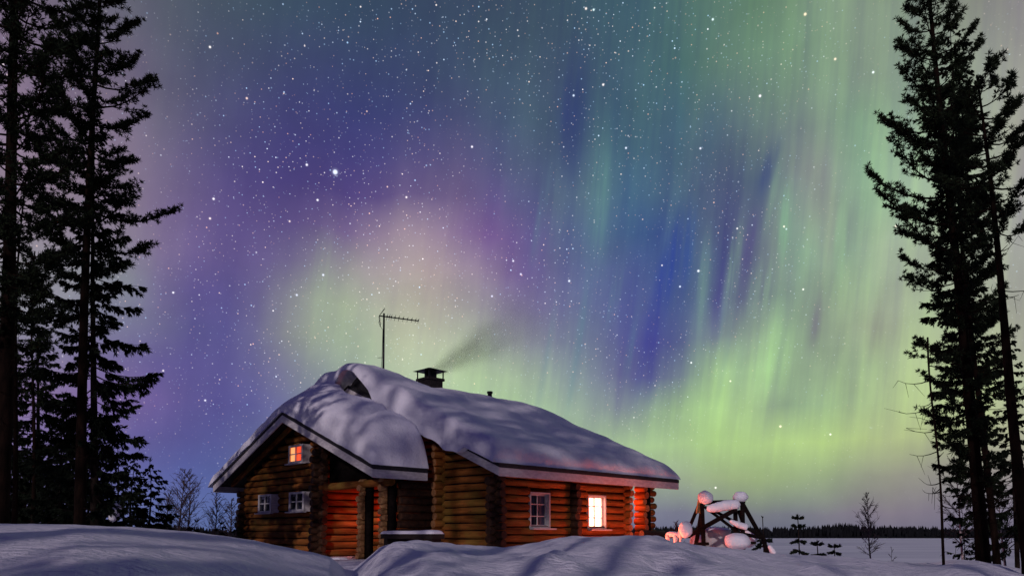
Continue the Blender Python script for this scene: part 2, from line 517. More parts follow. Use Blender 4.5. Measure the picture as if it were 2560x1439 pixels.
M = {}
M['snow'] = snow_material('snow_cover', 0.10, 0.6)
M['ground'] = snow_material('snow_ground', 0.16, 0.75)
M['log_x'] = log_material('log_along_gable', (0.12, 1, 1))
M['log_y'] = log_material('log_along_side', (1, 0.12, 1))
M['log_end'] = noisy('log_end_grain', (0.22, 0.10, 0.035), (0.40, 0.20, 0.085), 14, rough=0.8, bstr=0.3, bdist=0.01)
M['paint'] = noisy('grey_white_paint', (0.42, 0.41, 0.42), (0.60, 0.585, 0.58), 5, (1, 1, 3), rough=0.55, bstr=0.15, bdist=0.01)
M['sill'] = noisy('white_window_paint', (0.40, 0.40, 0.41), (0.54, 0.54, 0.53), 9, rough=0.5)
M['roof'] = noisy('black_roofing', (0.010, 0.010, 0.012), (0.022, 0.022, 0.025), 9, rough=0.75, bstr=0.3)
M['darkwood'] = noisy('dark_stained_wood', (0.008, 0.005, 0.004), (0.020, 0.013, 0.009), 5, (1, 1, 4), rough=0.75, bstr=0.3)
M['post'] = noisy('weathered_stub_wood', (0.20, 0.10, 0.035), (0.48, 0.27, 0.11), 6, rough=0.75, bstr=0.4)
M['metal'] = noisy('dark_metal', (0.012, 0.012, 0.014), (0.03, 0.03, 0.032), 20, rough=0.5, metal=0.6)
M['brick'] = noisy('sooty_masonry', (0.012, 0.010, 0.010), (0.035, 0.028, 0.025), 12, rough=0.9, bstr=0.4)
M['bark'] = noisy('pine_bark', (0.003, 0.0022, 0.002), (0.013, 0.0075, 0.0055), 7, (1, 1, 0.3), rough=0.95, bstr=0.8, bdist=0.03, spec=0.03)
M['bark_dark'] = noisy('spruce_bark', (0.006, 0.005, 0.0045), (0.026, 0.019, 0.016), 9, (1, 1, 0.35), rough=0.95, bstr=0.8, bdist=0.03, spec=0.03)
M['birch'] = noisy('birch_bark', (0.05, 0.04, 0.04), (0.42, 0.36, 0.36), 9, (1, 1, 0.6), rough=0.8, lo=0.4, hi=0.55)
M['twig'] = noisy('bare_twigs', (0.035, 0.024, 0.026), (0.075, 0.05, 0.052), 9, rough=0.9)
M['needle'] = noisy('pine_needles', (0.006, 0.011, 0.005), (0.016, 0.026, 0.012), 1.6, rough=0.8, spec=0.1)
M['needle2'] = noisy('spruce_needles', (0.005, 0.009, 0.006), (0.013, 0.021, 0.011), 1.6, rough=0.8, spec=0.1)
M['log_dark'] = noisy('shade_dark_logs', (0.018, 0.008, 0.004), (0.060, 0.025, 0.010), 7, rough=0.75, bstr=0.4)  # shade on the stub stacks is put into this darker colour
M['black_wood'] = noisy('near_black_timber', (0.004, 0.003, 0.003), (0.011, 0.008, 0.007), 6, (1, 1, 3), rough=0.9, bstr=0.3, spec=0.04)  # near-black; also carries the painted shade of the porch recess
M['far'] = noisy('distant_conifers', (0.006, 0.007, 0.009), (0.014, 0.016, 0.018), 0.05, rough=0.9, spec=0.05)
M['statue'] = noisy('frosted_wood', (0.46, 0.43, 0.42), (0.56, 0.53, 0.52), 8, rough=0.8)

m, t, p = material('dark_glass')
p.inputs['Base Color'].default_value = (0.006, 0.008, 0.016, 1)
p.inputs['Roughness'].default_value = 0.04
p.inputs['IOR'].default_value = 1.5
M['glass'] = m


def glowing(name, col, strength, fold=0.0):
    m, t, p = material(name)
    p.inputs['Base Color'].default_value = (0.05, 0.02, 0.01, 1)
    p.inputs['Emission Color'].default_value = (*col, 1)
    if fold:       # hanging folds of the curtain let through more or less lamp light
        co = t.add('ShaderNodeTexCoord').outputs['Object']
        n = t.noise(t.vmath('MULTIPLY', co, (1, 1, 0.06)), 16.0, 2.0)
        t.put(p.inputs['Emission Strength'], t.maprange(n, 0.3, 0.7, strength * (1 - fold), strength * (1 + fold)))
    else:
        p.inputs['Emission Strength'].default_value = strength
    p.inputs['Roughness'].default_value = 0.1
    return m


M['lit_white'] = glowing('lamplit_curtain', (1.0, 0.36, 0.24), 9.0, 0.5)
M['lit_red'] = glowing('red_lamplit_curtain', (1.0, 0.085, 0.022), 0.95, 0.45)
M['lit_amber'] = glowing('amber_lamplit_gap', (1.0, 0.42, 0.14), 1.1)
M['lantern'] = glowing('red_lantern_glass', (1.0, 0.10, 0.03), 6.0)


# ------------------------------------------------------------------ terrain
CREST = [(-900,1306,9),(-300,1308,9),(0,1309,9),(200,1312,9),(350,1317,9.5),(450,1326,10),(560,1339,10.5),(640,1351,11),(720,1367,11.5),(790,1381,12),(830,1392,12.2),(850,1410,12.5),(866,1428,13),
         (885,1428,13.5),(905,1408,14),(930,1388,14.5),(952,1367,15),(985,1355,15),(1050,1350,15),(1120,1357,15),(1200,1365,15),(1260,1367,15),(1300,1364,15),(1340,1355,15),(1380,1346,15),(1430,1340,15),
         (1500,1340,15),(1560,1342,15),(1620,1346,15),(1680,1356,15.5),(1760,1365,16),(1840,1373,16),(1900,1381,16),(2000,1387,16),(2100,1392,16.3),(2200,1401,16.6),(2270,1410,17),(2330,1408,17),(2380,1401,17),
         (2440,1403,17),(2490,1415,17),(2540,1430,17),(2700,1450,17),(3400,1470,17)]
_CP = np.array(CREST, float)


def smooth(t):
    t = min(max(t, 0.0), 1.0)
    return t * t * (3 - 2 * t)


_rc = random.Random(12)
CLODS = []
for _i in range(46):
    _px = _rc.uniform(1340, 2080)
    _y = _rc.uniform(5.5, 12.5)
    CLODS.append(((_px - 1280) / F * _y, _y, _rc.choice((.05, .07, .09, -.07, -.05)), _rc.uniform(.10, .26)))
for _i in range(14):      # shovelled lumps beside the path to the porch
    _px = _rc.uniform(930, 1150)
    _y = _rc.uniform(9, 14)
    CLODS.append(((_px - 1280) / F * _y, _y, _rc.choice((.04, .06, -.05)), _rc.uniform(.18, .4)))


def terrain(x, y):
    if y > 0.3:
        px = min(max(1280 + F * x / y, -900), 3400)
    else:
        px = -900 if x < 0 else 3400
    rad = math.hypot(x, y)
    yy = max(y, rad * 0.45)
    cy = float(np.interp(px, _CP[:, 0], _CP[:, 1]))
    cd = float(np.interp(px, _CP[:, 0], _CP[:, 2]))
    cz = at(px, cy, cd).z
    # broad shore slope: level round the cabin, falling to the lake beyond it and to the east
    east = smooth((px - 1550) / 500)
    far = 0.0 - 3.2 * smooth((yy - 34) / 55)
    fare = CZ - 0.047 * yy if yy < 90 else CZ - 0.047 * 90
    base = far * (1 - east) + min(fare, far) * east
    west = smooth((700 - px) / 500)
    base += 0.3 * west * smooth((60 - yy) / 30)
    z0 = -0.55
    if yy < cd:
        t = yy / cd
        h = z0 + (cz - z0) * (math.sin(min(t, 1) * PI / 2) ** 1.15)
    else:
        h = cz + (min(base, cz) - cz) * smooth((yy - cd) / 4.5)
    # drifts, footprints and lumps
    if yy < 60:
        k = smooth((yy - 1.0) / 4) * smooth((60 - yy) / 30)
        damp = 0.35 + 0.65 * smooth((px - 820) / 200)
        n1 = mnoise.noise(Vector((x * 0.55, y * 0.4, 1.3)))
        n2 = mnoise.noise(Vector((x * 1.5, y * 1.0, 7.7)))
        n3 = mnoise.noise(Vector((x * 4.0, y * 3.0, 3.1)))
        near = smooth((cd - yy) / 2.0)
        for (qx_, qy_, qa, qw) in CLODS:
            d2 = ((x - qx_) ** 2 + (y - qy_) ** 2) / (qw * qw)
            if d2 < 6:
                h += qa * math.exp(-d2)
        h += k * damp * (0.15 * n1 * near + 0.10 * n2 * (0.25 + 0.75 * near) + 0.034 * n3)
    return h


def ground_mesh():
    fine = np.linspace(R(-40), R(40), 520)
    coarse = np.linspace(R(40), R(320), 72)[1:-1]
    ang = list(fine) + list(coarse)
    rr = [0.35]
    while rr[-1] < 2600:
        r = rr[-1]
        rr.append(r + (0.28 if r < 4 else 0.14 if r < 20 else max(0.2, r * 0.045)))
    mb = MB()
    na = len(ang)
    for r in rr:
        for a in ang:
            x, y = r * math.sin(a), r * math.cos(a)
            if abs(a) < R(41):      # rows run along constant forward distance
                x, y = r * math.tan(a), r
            mb.v.append((x, y, terrain(x, y) if r < 120 else min(terrain(x, y), -3.4)))
    for i in range(len(rr) - 1):
        for k in range(na):
            k2 = (k + 1) % na
            mb.quad(i * na + k, i * na + k2, (i + 1) * na + k2, (i + 1) * na + k)
    c = len(mb.v)
    mb.v.append((0, 0, -0.55))
    for k in range(na):
        mb.quad(k, c, (k + 1) % na)
    o = mb.build('snow_ground', M['ground'], smooth=True)
    # normals up
    return tag(o, 'rolling snow drifts around the cabin', 'snow', kind='structure')


ground_mesh()

# frozen lake with a far shore
mb = MB()
mb.v += [(-1500, 60, -3.02), (1500, 60, -3.02), (1500, 760, -3.02), (-1500, 760, -3.02)]
mb.quad(0, 1, 2, 3)
M['lake'] = noisy('wind_packed_lake_snow', (0.60, 0.62, 0.70), (0.84, 0.85, 0.90), .05, (.25, 1, 1), rough=0.7, detail=5)
tag(mb.build('lake', M['lake']), 'snow covered frozen lake below the trees', 'lake', kind='structure')
mb = MB()
N = 160
for i in range(N + 1):
    x = -1500 + 3000 * i / N
    hgt = 2.2 + 2.6 * (mnoise.noise(Vector((x * 0.006, 2, 5))) + 0.5)
    for (yy, zz) in ((690, -3.2), (705, -1.6), (760, -1.2 + hgt), (1100, -1 + hgt * 1.6), (2600, 2)):
        mb.v.append((x * yy / 700, yy, zz))
for i in range(N):
    for k in range(4):
        a = i * 5 + k
        mb.quad(a, a + 5, a + 6, a + 1)
tag(mb.build('far_shore', M['far'], smooth=True), 'low dark shore across the lake', 'shore', kind='structure')
mb = MB()
rf = random.Random(5)
for i in range(5200):
    px = rf.uniform(-200, 2760)
    yy = rf.uniform(700, 790)
    x = (px - 1280) / F * yy
    g = mnoise.noise(Vector((px * 0.006, 1.0, 2.0)))
    h = (7.0 + 5.0 * g + rf.uniform(-3.4, 3.0)) * (1.15 if 2080 < px < 2230 else 1.0)
    w = rf.uniform(1.0, 1.9)
    z = -2.0 + (yy - 700) * 0.028
    b = len(mb.v)
    for k in range(5):
        a = 2 * PI * k / 5 + rf.random()
        mb.v.append((x + w * math.cos(a), yy + w * math.sin(a), z))
    for k in range(5):
        a = 2 * PI * k / 5 + rf.random()
        mb.v.append((x + w * .75 * math.cos(a), yy + w * .75 * math.sin(a), z + h * rf.uniform(.5, .62)))
    mb.v.append((x, yy, z + h))
    for k in range(5):
        k2 = (k + 1) % 5
        mb.quad(b + k, b + k2, b + 5 + k2, b + 5 + k)
        mb.quad(b + 5 + k, b + 5 + k2, b + 10)
tag(mb.build('forest', M['far']), 'dark strip of conifer forest along the far shore of the lake', 'forest', kind='stuff')

# ------------------------------------------------------------------ the log cabin, local frame: x along the gable, y along the ridge
ORG = Vector((-4.16, 22.0, 0.0))
ROT = R(-45)
cabin = empty('log_cabin', ORG, ROT)
tag(cabin, 'log cabin with two stepped gables, glowing windows and deep snow on its roof', 'cabin')

SLOPE_M, EAVE_M, A0_M, HALF_M = 0.426, 2.85, -5.0, 8.1     # main roof (top surface)
B0_M, B1_M = 2.25, 11.8
SLOPE_W, EAVE_W, A0_W, HALF_W = 0.40, 2.85, -5.65, 5.65    # lower front wing
B0_W, B1_W = 0.0, 2.9


def roof_m(a):
    return EAVE_M + SLOPE_M * (HALF_M - abs(a - A0_M))


def roof_w(a):
    return EAVE_W + SLOPE_W * (HALF_W - abs(a - A0_W))


def row_segments(s0, s1, z, openings):
    segs = [(s0, s1)]
    for (o0, o1, z0, z1) in openings:
        if z0 - 0.06 < z < z1 + 0.06:
            nxt = []
            for (p, q) in segs:
                if q <= o0 or p >= o1:
                    nxt.append((p, q))
                else:
                    if o0 - p > 0.06:
                        nxt.append((p, o0))
                    if q - o1 > 0.06:
                        nxt.append((o1, q))
            segs = nxt
    return segs


def log_wall(name, axis, const, s0, s1, ztop, openings=(), lim=None, e0=0.3, e1=0.3, zoff=0.0, z0=-0.1, mats=None, r=0.123):
    mb = MB()
    k = 0
    while True:
        z = z0 + 0.125 + 0.25 * k + zoff
        if z > ztop:
            break
        lo, hi = s0 - e0 * random.uniform(.75, 1.15), s1 + e1 * random.uniform(.75, 1.15)
        if lim:
            l2, h2 = lim(z)
            lo, hi = max(lo, l2), min(hi, h2)
        if hi - lo > 0.3:
            for (p, q) in row_segments(lo, hi, z, openings):
                rr = r * random.uniform(0.93, 1.05)
                if axis == 'x':
                    mb.log((p, const, z), (q, const, z), rr)
                else:
                    mb.log((const, p, z), (const, q, z), rr)
                if q - p > .6:
                    g0, g1 = max(p + .05, s0), min(q - .05, s1)
                    if axis == 'x':
                        mb.box((g0, const - .05, z + .085), (g1, const + .05, z + .165), m=2)
                    else:
                        mb.box((const - .05, g0, z + .085), (const + .05, g1, z + .165), m=2)
        k += 1
    return mb.build(name, mats or [M['log_x' if axis == 'x' else 'log_y'], M['log_end'], M['black_wood']], cabin, smooth=True)


def stubs(name, axis, const, s0, s1, z0, z1, zoff=0.0, every=1, mats=None, jit=0.06, r=0.135):
    """a stack of short protruding log ends"""
    mb = MB()
    z = z0 + 0.125 + zoff
    while z < z1:
        a, b = s0 + random.uniform(-jit, jit), s1 + random.uniform(-jit, jit)
        rr = r * random.uniform(.88, 1.06)
        if axis == 'x':
            mb.log((a, const, z), (b, const, z), rr)
        else:
            mb.log((const, a, z), (const, b, z), rr)
        z += 0.25 * every
    return mb.build(name, mats or [M['log_x' if axis == 'x' else 'log_y'], M['log_end']], cabin, smooth=True)


def wing_lim(z):
    d = max((5.0 - 0.16 - z) / SLOPE_W, 0)
    return A0_W - d, A0_W + d


def main_lim(z):
    d = max((6.3 - 0.36 - z) / SLOPE_M, 0)
    return A0_M - d, A0_M + d


# windows on the wing: projecting white boxes; (a0, a1, z0, z1)
WW = [(-8.52, -7.53, 1.60, 2.30), (-6.13, -5.11, 1.60, 2.30), (-6.24, -5.25, 3.34, 4.00)]
WM = [(4.40, 5.36, 0.99, 2.14), (7.30, 8.32, 0.97, 2.16)]

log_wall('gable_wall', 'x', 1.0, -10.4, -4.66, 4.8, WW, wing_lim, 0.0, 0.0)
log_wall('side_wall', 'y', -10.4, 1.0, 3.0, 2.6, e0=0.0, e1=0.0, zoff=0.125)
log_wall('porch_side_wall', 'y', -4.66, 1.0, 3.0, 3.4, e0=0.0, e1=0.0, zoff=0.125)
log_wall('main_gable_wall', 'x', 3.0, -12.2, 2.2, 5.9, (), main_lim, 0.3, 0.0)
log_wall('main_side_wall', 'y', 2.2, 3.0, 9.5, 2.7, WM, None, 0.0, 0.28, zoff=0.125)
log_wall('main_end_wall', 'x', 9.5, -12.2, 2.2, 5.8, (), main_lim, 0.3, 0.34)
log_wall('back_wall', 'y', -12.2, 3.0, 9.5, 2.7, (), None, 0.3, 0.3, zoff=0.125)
stubs('cross_log_end', 'y', -0.28, 2.55, 2.98, 0.0, 3.75, 0.0)
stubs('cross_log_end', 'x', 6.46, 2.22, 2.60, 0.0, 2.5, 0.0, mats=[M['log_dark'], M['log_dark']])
for (ca, cb, za) in ((2.2, 3.0, 2.55), (-4.66, 1.0, 3.9), (-10.4, 1.0, 2.5)):
    sg = -1 if ca < -9 else 1
    x0, x1 = sorted((ca - sg * .05, ca + sg * .31))
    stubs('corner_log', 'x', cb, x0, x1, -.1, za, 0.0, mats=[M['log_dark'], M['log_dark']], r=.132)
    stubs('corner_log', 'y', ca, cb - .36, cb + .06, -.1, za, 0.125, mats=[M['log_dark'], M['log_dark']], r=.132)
mb = MB()
hz = [(a_ / 10, roof_m(a_ / 10)) for a_ in range(-60, -28, 2)]
poly = [(a_, 2.62, z_ - .02) for (a_, z_) in hz] + [(a_, 2.62, z_ +   .95 * max(.64 * math.exp(-((a_ + 4.4) / 1.15) ** 2), .05)) for (a_, z_) in hz[::-1]]
mb.prism(poly, (0, .08, 0))  # black sheet added in the snow hollow to give its dark shade
mb.build('hollow_shade_sheet', M['roof'], cabin)
# black sheet standing in for the shade of the gable recess above the porch
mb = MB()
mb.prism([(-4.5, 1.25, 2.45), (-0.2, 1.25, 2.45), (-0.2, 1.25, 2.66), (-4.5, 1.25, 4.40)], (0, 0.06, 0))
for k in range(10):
    mb.log((-0.52, 1.3 + .08 * (k % 2), .1 + .25 * k), (-0.52, 2.85, .1 + .25 * k), .128, m=2, capm=2)  # log stack added to keep moonlight out of the porch
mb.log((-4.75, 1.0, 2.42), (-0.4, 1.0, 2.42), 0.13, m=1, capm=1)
mb.build('porch_shade_screen', [M['black_wood'], M['log_x'], M['log_dark']], cabin, smooth=True)
# porch posts of crossed log stubs under the wing
for (pa, pb) in ((-2.04, 1.0), (-0.81, 1.0)):
    mb = MB()
    z = 0.0
    k = 0
    while z < 2.4:
        r_ = random.uniform(.075, .125)
        z += r_
        j = random.uniform(-.05, .05)
        if k % 2:
            mb.log((pa - 0.15 + j, pb, z), (pa + 0.13 + j, pb, z), r_)
        else:
            mb.log((pa + j * .5, pb - 0.17 + j, z), (pa + j * .5, pb + 0.2 + j, z), r_)
        z += r_ * 0.8
        k += 1
    mb.box((pa + .14, pb + .02, -.1), (pa + .32, pb + .24, 2.5), m=2)
    mb.build('porch_post', [M['post'], M['log_end'], M['black_wood']], cabin, smooth=True)
# corner post of the far porch: crossed stubs, a black box for their shadow, a low log parapet
mb = MB()
k = 0
z = 0.05
while z < 2.66:
    j = random.uniform(-.04, .04)
    mb.log((1.92 + j * .6, 10.62, z), (2.38 + j + (.05 if k % 2 else 0), 10.62, z), random.uniform(.115, .14), m=1, capm=2)
    mb.log((2.14, 11.0, z + .1), (2.14, 11.42 + j + (.10 if k % 2 else 0), z + .1), random.uniform(.11, .135), m=0, capm=2)
    z += 0.245
    k += 1
mb.box((1.95, 10.76, -.1), (2.3, 11.05, 2.72), m=3)
mb.build('far_porch_post', [M['log_y'], M['log_x'], M['log_end'], M['black_wood']], cabin, smooth=True)
mb = MB()
for z in (0.1, 0.35, 0.6, 0.82):
    mb.log((2.5, 10.15, z), (2.5, 11.6, z), 0.125, m=0)
mb.build('porch_parapet', [M['darkwood'], M['log_end']], cabin, smooth=True)
# floor slab / plinth
mb = MB()
mb.box((-12.0, 3.1, -0.3), (2.1, 11.4, 0.02))
mb.box((-10.3, 0.9, -0.3), (-0.5, 3.1, 0.0))
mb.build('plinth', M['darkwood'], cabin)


# roofs
def roof_part(name, a0, half, eave, slope, b0, b1, th=0.11):
    mb = MB()
    rz = eave + slope * half
    for s in (-1, 1):
        p = [(a0, b0, rz), (a0 + s * half, b0, eave), (a0 + s * half, b0, eave - th), (a0, b0, rz - th)]
        if s < 0:
            p = p[::-1]
        mb.prism(p, (0, b1 - b0, 0))
    ro = mb.build(name, M['roof'], cabin)
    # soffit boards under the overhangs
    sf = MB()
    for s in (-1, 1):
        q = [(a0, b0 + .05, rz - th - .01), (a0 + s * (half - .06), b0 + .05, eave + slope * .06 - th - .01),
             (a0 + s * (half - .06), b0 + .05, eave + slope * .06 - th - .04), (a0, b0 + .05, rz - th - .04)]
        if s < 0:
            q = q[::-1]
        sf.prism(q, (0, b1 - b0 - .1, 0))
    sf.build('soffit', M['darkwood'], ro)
    # barge boards on both gables and fascia boards along the eaves
    H = 0.255
    for bb, dirn in ((b0, 1), (b1, -1)):
        for s in (-1, 1):
            bgb = MB()
            o1 = 0.02
            q = [(a0, bb, rz - th - .004), (a0 + s * (half - o1), bb, eave + slope * o1 - th - .004),
                 (a0 + s * (half - o1), bb, eave + slope * o1 - th - H), (a0, bb, rz - th - H)]
            if (s < 0) == (dirn > 0):
                q = q[::-1]
            bgb.prism(q, (0, 0.045 * dirn, 0))
            bgb.build('barge_board', M['paint'], ro)
    for s in (-1, 1):
        fb = MB()
        aa = a0 + s * (half - 0.022)
        x0, x1 = sorted((aa, aa - s * 0.04))
        fb.box((x0, b0 + 0.047, eave - th - H), (x1, b1 - 0.047, eave - th - .002))
        fb.build('fascia_board', M['paint'], ro)
    return ro


roof_part('main_roof', A0_M, HALF_M, EAVE_M, SLOPE_M, B0_M, B1_M)
roof_part('wing_roof', A0_W, HALF_W, EAVE_W, SLOPE_W, B0_W, 2.1)
# inner rafter seen under the wing's rake
mb = MB()
mb.bar((A0_W - 5.1, 0.55, roof_w(A0_W - 5.1) - 0.3), (A0_W - 0.15, 0.55, roof_w(A0_W - .15) - 0.3), 0.1, 0.16)
mb.bar((A0_W + 5.1, 0.55, roof_w(A0_W - 5.1) - 0.3), (A0_W + 0.15, 0.55, roof_w(A0_W - .15) - 0.3), 0.1, 0.16)
mb.build('rafter', M['log_x'], cabin)


# windows
def window_box(a0, a1, z0, z1, lit=None):
    """white casing that stands proud of the gable logs, facing -y"""
    fy, by = 0.62, 1.02
    w = MB()
    t_ = 0.045
    w.box((a0, fy, z0), (a0 + t_, by, z1))
    w.box((a1 - t_, fy, z0), (a1, by, z1))
    w.box((a0 + t_ + .001, fy, z1 - t_), (a1 - t_ - .001, by, z1))
    w.box((a0 + t_ + .001, fy, z0), (a1 - t_ - .001, by, z0 + t_))
    root = w.build('window', M['paint'], cabin)
    fr = MB()
    b_ = 0.075
    y0, y1 = fy - 0.022, fy + 0.02
    fr.box((a0 - .02, y0, z0), (a0 + b_, y1, z1))
    fr.box((a1 - b_, y0, z0), (a1 + .02, y1, z1))
    fr.box((a0 + b_ + .001, y0, z1 - b_), (a1 - b_ - .001, y1, z1))
    fr.box((a0 + b_ + .001, y0, z0), (a1 - b_ - .001, y1, z0 + b_))
    ca, cz_ = (a0 + a1) / 2, (z0 + z1) / 2
    fr.box((ca - .025, y0 + .006, z0 + b_), (ca + .025, y1 - .003, z1 - b_))
    fr.box((a0 + b_, y0 + .010, cz_ - .018), (a1 - b_, y1 - .007, cz_ + .018))
    fr.build('frame', M['sill'], root)
    gl = MB()
    gl.box((a0 + .05, fy + .03, z0 + .05), (a1 - .05, fy + .04, z1 - .05))
    gl.build('pane', M[lit] if lit else M['glass'], root)
    if lit:
        cu = MB()
        cu.box((a0 + .09, fy + .022, z0 + .08), (a0 + .36, fy + .028, z1 - .08))
        cu.build('curtain', M['lit_amber'], root)
    si = MB()
    si.box((a0 - .13, fy - .11, z0 - .045), (a1 + .10, fy + .05, z0 - .003))
    si.build('sill', M['sill'], root)
    return root


for i, q in enumerate(WW):
    o = window_box(*q, lit='lit_red' if i == 2 else None)
    if i == 2:
        o['label'] = 'small attic window glowing red'


def window_side(b0, b1, z0, z1, lit=None):
    """tall window set back in the side wall, facing +x"""
    ox, ix = 2.30, 2.13
    root_mb = MB()
    t_ = 0.05
    root_mb.box((ix - .05, b0, z0), (ox, b0 + t_, z1))
    root_mb.box((ix - .05, b1 - t_, z0), (ox, b1, z1))
    root_mb.box((ix - .05, b0 + t_ + .001, z1 - t_), (ox, b1 - t_ - .001, z1))
    root_mb.box((ix - .05, b0 + t_ + .001, z0), (ox, b1 - t_ - .001, z0 + t_))
    root = root_mb.build('window', M['sill'], cabin)
    fr = MB()
    f0, f1, e = ix, ix + 0.05, 0.055
    fr.box((f0, b0 + t_ + .002, z0 + t_ + .002), (f1, b0 + t_ + e, z1 - t_ - .002))
    fr.box((f0, b1 - t_ - e, z0 + t_ + .002), (f1, b1 - t_ - .002, z1 - t_ - .002))
    fr.box((f0, b0 + t_ + e + .001, z1 - t_ - e), (f1, b1 - t_ - e - .001, z1 - t_ - .002))
    fr.box((f0, b0 + t_ + e + .001, z0 + t_ + .002), (f1, b1 - t_ - e - .001, z0 + t_ + e))
    cb = (b0 + b1) / 2
    fr.box((f0 + .006, cb - .018, z0 + .1), (f1 - .003, cb + .013, z1 - .1))
    for k in (1, 2):
        zz = z0 + (z1 - z0) * k / 3
        fr.box((f0 + .010, b0 + .1, zz - .016), (f1 - .007, b1 - .1, zz + .016))
    fr.build('frame', M['sill'], root)
    gl = MB()
    gl.box((ix - .03, b0 + .05, z0 + .05), (ix - .02, b1 - .05, z1 - .05))
    gl.build('pane', M[lit] if lit else M['glass'], root)
    si = MB()
    si.box((ix + .06, b0 - .02, z0 - .05), (2.46, b1 + .12, z0 - .004))
    si.build('sill', M['sill'], root)
    if lit is None:
        cu = MB()
        for (c0, c1) in ((b0 + .09, b0 + .24), (b1 - .34, b1 - .12)):
            n = 9
            for i in range(n):
                p = c0 + (c1 - c0) * i / n
                q = c0 + (c1 - c0) * (i + 1) / n
                xx = ix - .012 + .006 * (i % 2)
                cu.box((xx, p, z0 + .08), (xx + .003, q, z1 - .08))
        cu.build('curtain', noisy('dim_curtain', (0.05, 0.055, 0.09), (0.12, 0.13, 0.2), 12, (1, 1, .1)), root)
    return root


window_side(*WM[0])
o = window_side(*WM[1], lit='lit_white')
o['label'] = 'side window blazing with white lamp light'

# chimney with a cowl on thin posts
mb = MB()
CA, CB = -5.0, 6.15
mb.box((CA - .36, CB - .36, 5.6), (CA + .36, CB + .36, 7.02))
mb.box((CA - .42, CB - .42, 7.022), (CA + .42, CB + .42, 7.12))
chim = mb.build('chimney', M['brick'], cabin)
mb = MB()
for sa in (-1, 1):
    for sb in (-1, 1):
        mb.box((CA + sa * .37 - .02, CB + sb * .37 - .02, 7.122), (CA + sa * .37 + .02, CB + sb * .37 + .02, 7.43))
mb.box((CA - .17, CB - .17, 7.122), (CA - .05, CB + .17, 7.42))
mb.box((CA + .09, CB - .17, 7.122), (CA + .2, CB + .17, 7.42))
e = .52
b = len(mb.v)
mb.v += [(CA - e, CB - e, 7.43), (CA + e, CB - e, 7.43), (CA + e, CB + e, 7.43), (CA - e, CB + e, 7.43), (CA, CB, 7.60)]
mb.quad(b, b + 3, b + 2, b + 1)
for k in range(4):
    mb.quad(b + k, b + (k + 1) % 4, b + 4)
mb.build('cowl', M['metal'], chim)
mb = MB()
mb.tube([(-5.0, 9.5, 6.0), (-5.0, 9.5, 6.98)], [.10, .10], 12)
mb.tube([(-5.0, 9.5, 6.981), (-5.0, 9.5, 7.06)], [.13, .13], 12)
mb.build('vent_pipe', M['metal'], cabin, smooth=True)

# a small red porch lantern on the main wall, behind the crossed-log post
lan = MB()
LA, LB, LZ = -3.22, 2.70, 1.62
lan.box((LA - .07, LB - .07, LZ - .11), (LA + .07, LB + .07, LZ + .11))
ln = lan.build('porch_lantern', M['lantern'], cabin)
cap = MB()
cap.box((LA - .1, LB - .1, LZ + .112), (LA + .1, LB + .1, LZ + .15))
cap.box((LA - .02, LB, LZ + .151), (LA + .02, LB + .2, LZ + .18))
cap.build('lantern_cap', M['metal'], ln)


def lamp(name, loc_local, col, watts, radius):
    d = bpy.data.lights.new(name, 'POINT')
    d.energy = watts
    d.color = col
    d.shadow_soft_size = radius
    o = bpy.data.objects.new(name, d)
    COL.objects.link(o)
    o.parent = cabin
    o.location = loc_local
    return o


lamp('porch_lantern_light', (LA - .12, LB - .12, LZ), (1.0, 0.06, 0.012), 34, 0.06)
# wall lamp in the far porch, on the end wall
lan = MB()
LA2, LB2, LZ2 = 1.45, 9.85, 1.95
lan.box((LA2 - .07, LB2 - .07, LZ2 - .11), (LA2 + .07, LB2 + .07, LZ2 + .11))
ln = lan.build('porch_lantern', M['lantern'], cabin)
cap = MB()
cap.box((LA2 - .1, LB2 - .1, LZ2 + .112), (LA2 + .1, LB2 + .1, LZ2 + .15))
cap.build('lantern_cap', M['metal'], ln)
lamp('far_porch_light', (LA2 + .1, LB2 + .12, LZ2), (1.0, 0.10, 0.035), 150, 0.06)


# ------------------------------------------------------------------ snow on the roofs
def superr(d, r, p=2.3):
    if d <= 0:
        return 0.0
    t = min(d / r, 1.0)
    return (1 - (1 - t) ** p) ** (1 / p)


def spaced(lo, hi, step, edge):
    """grid lines, closer together near both ends"""
    e = [0, .01, .03, .06, .1, .16, .24, .34, .46]
    xs = [lo + k for k in e if k < edge + .5] + list(np.arange(lo + .58, hi - .58, step)) + [hi - k for k in e[::-1]]
    return xs


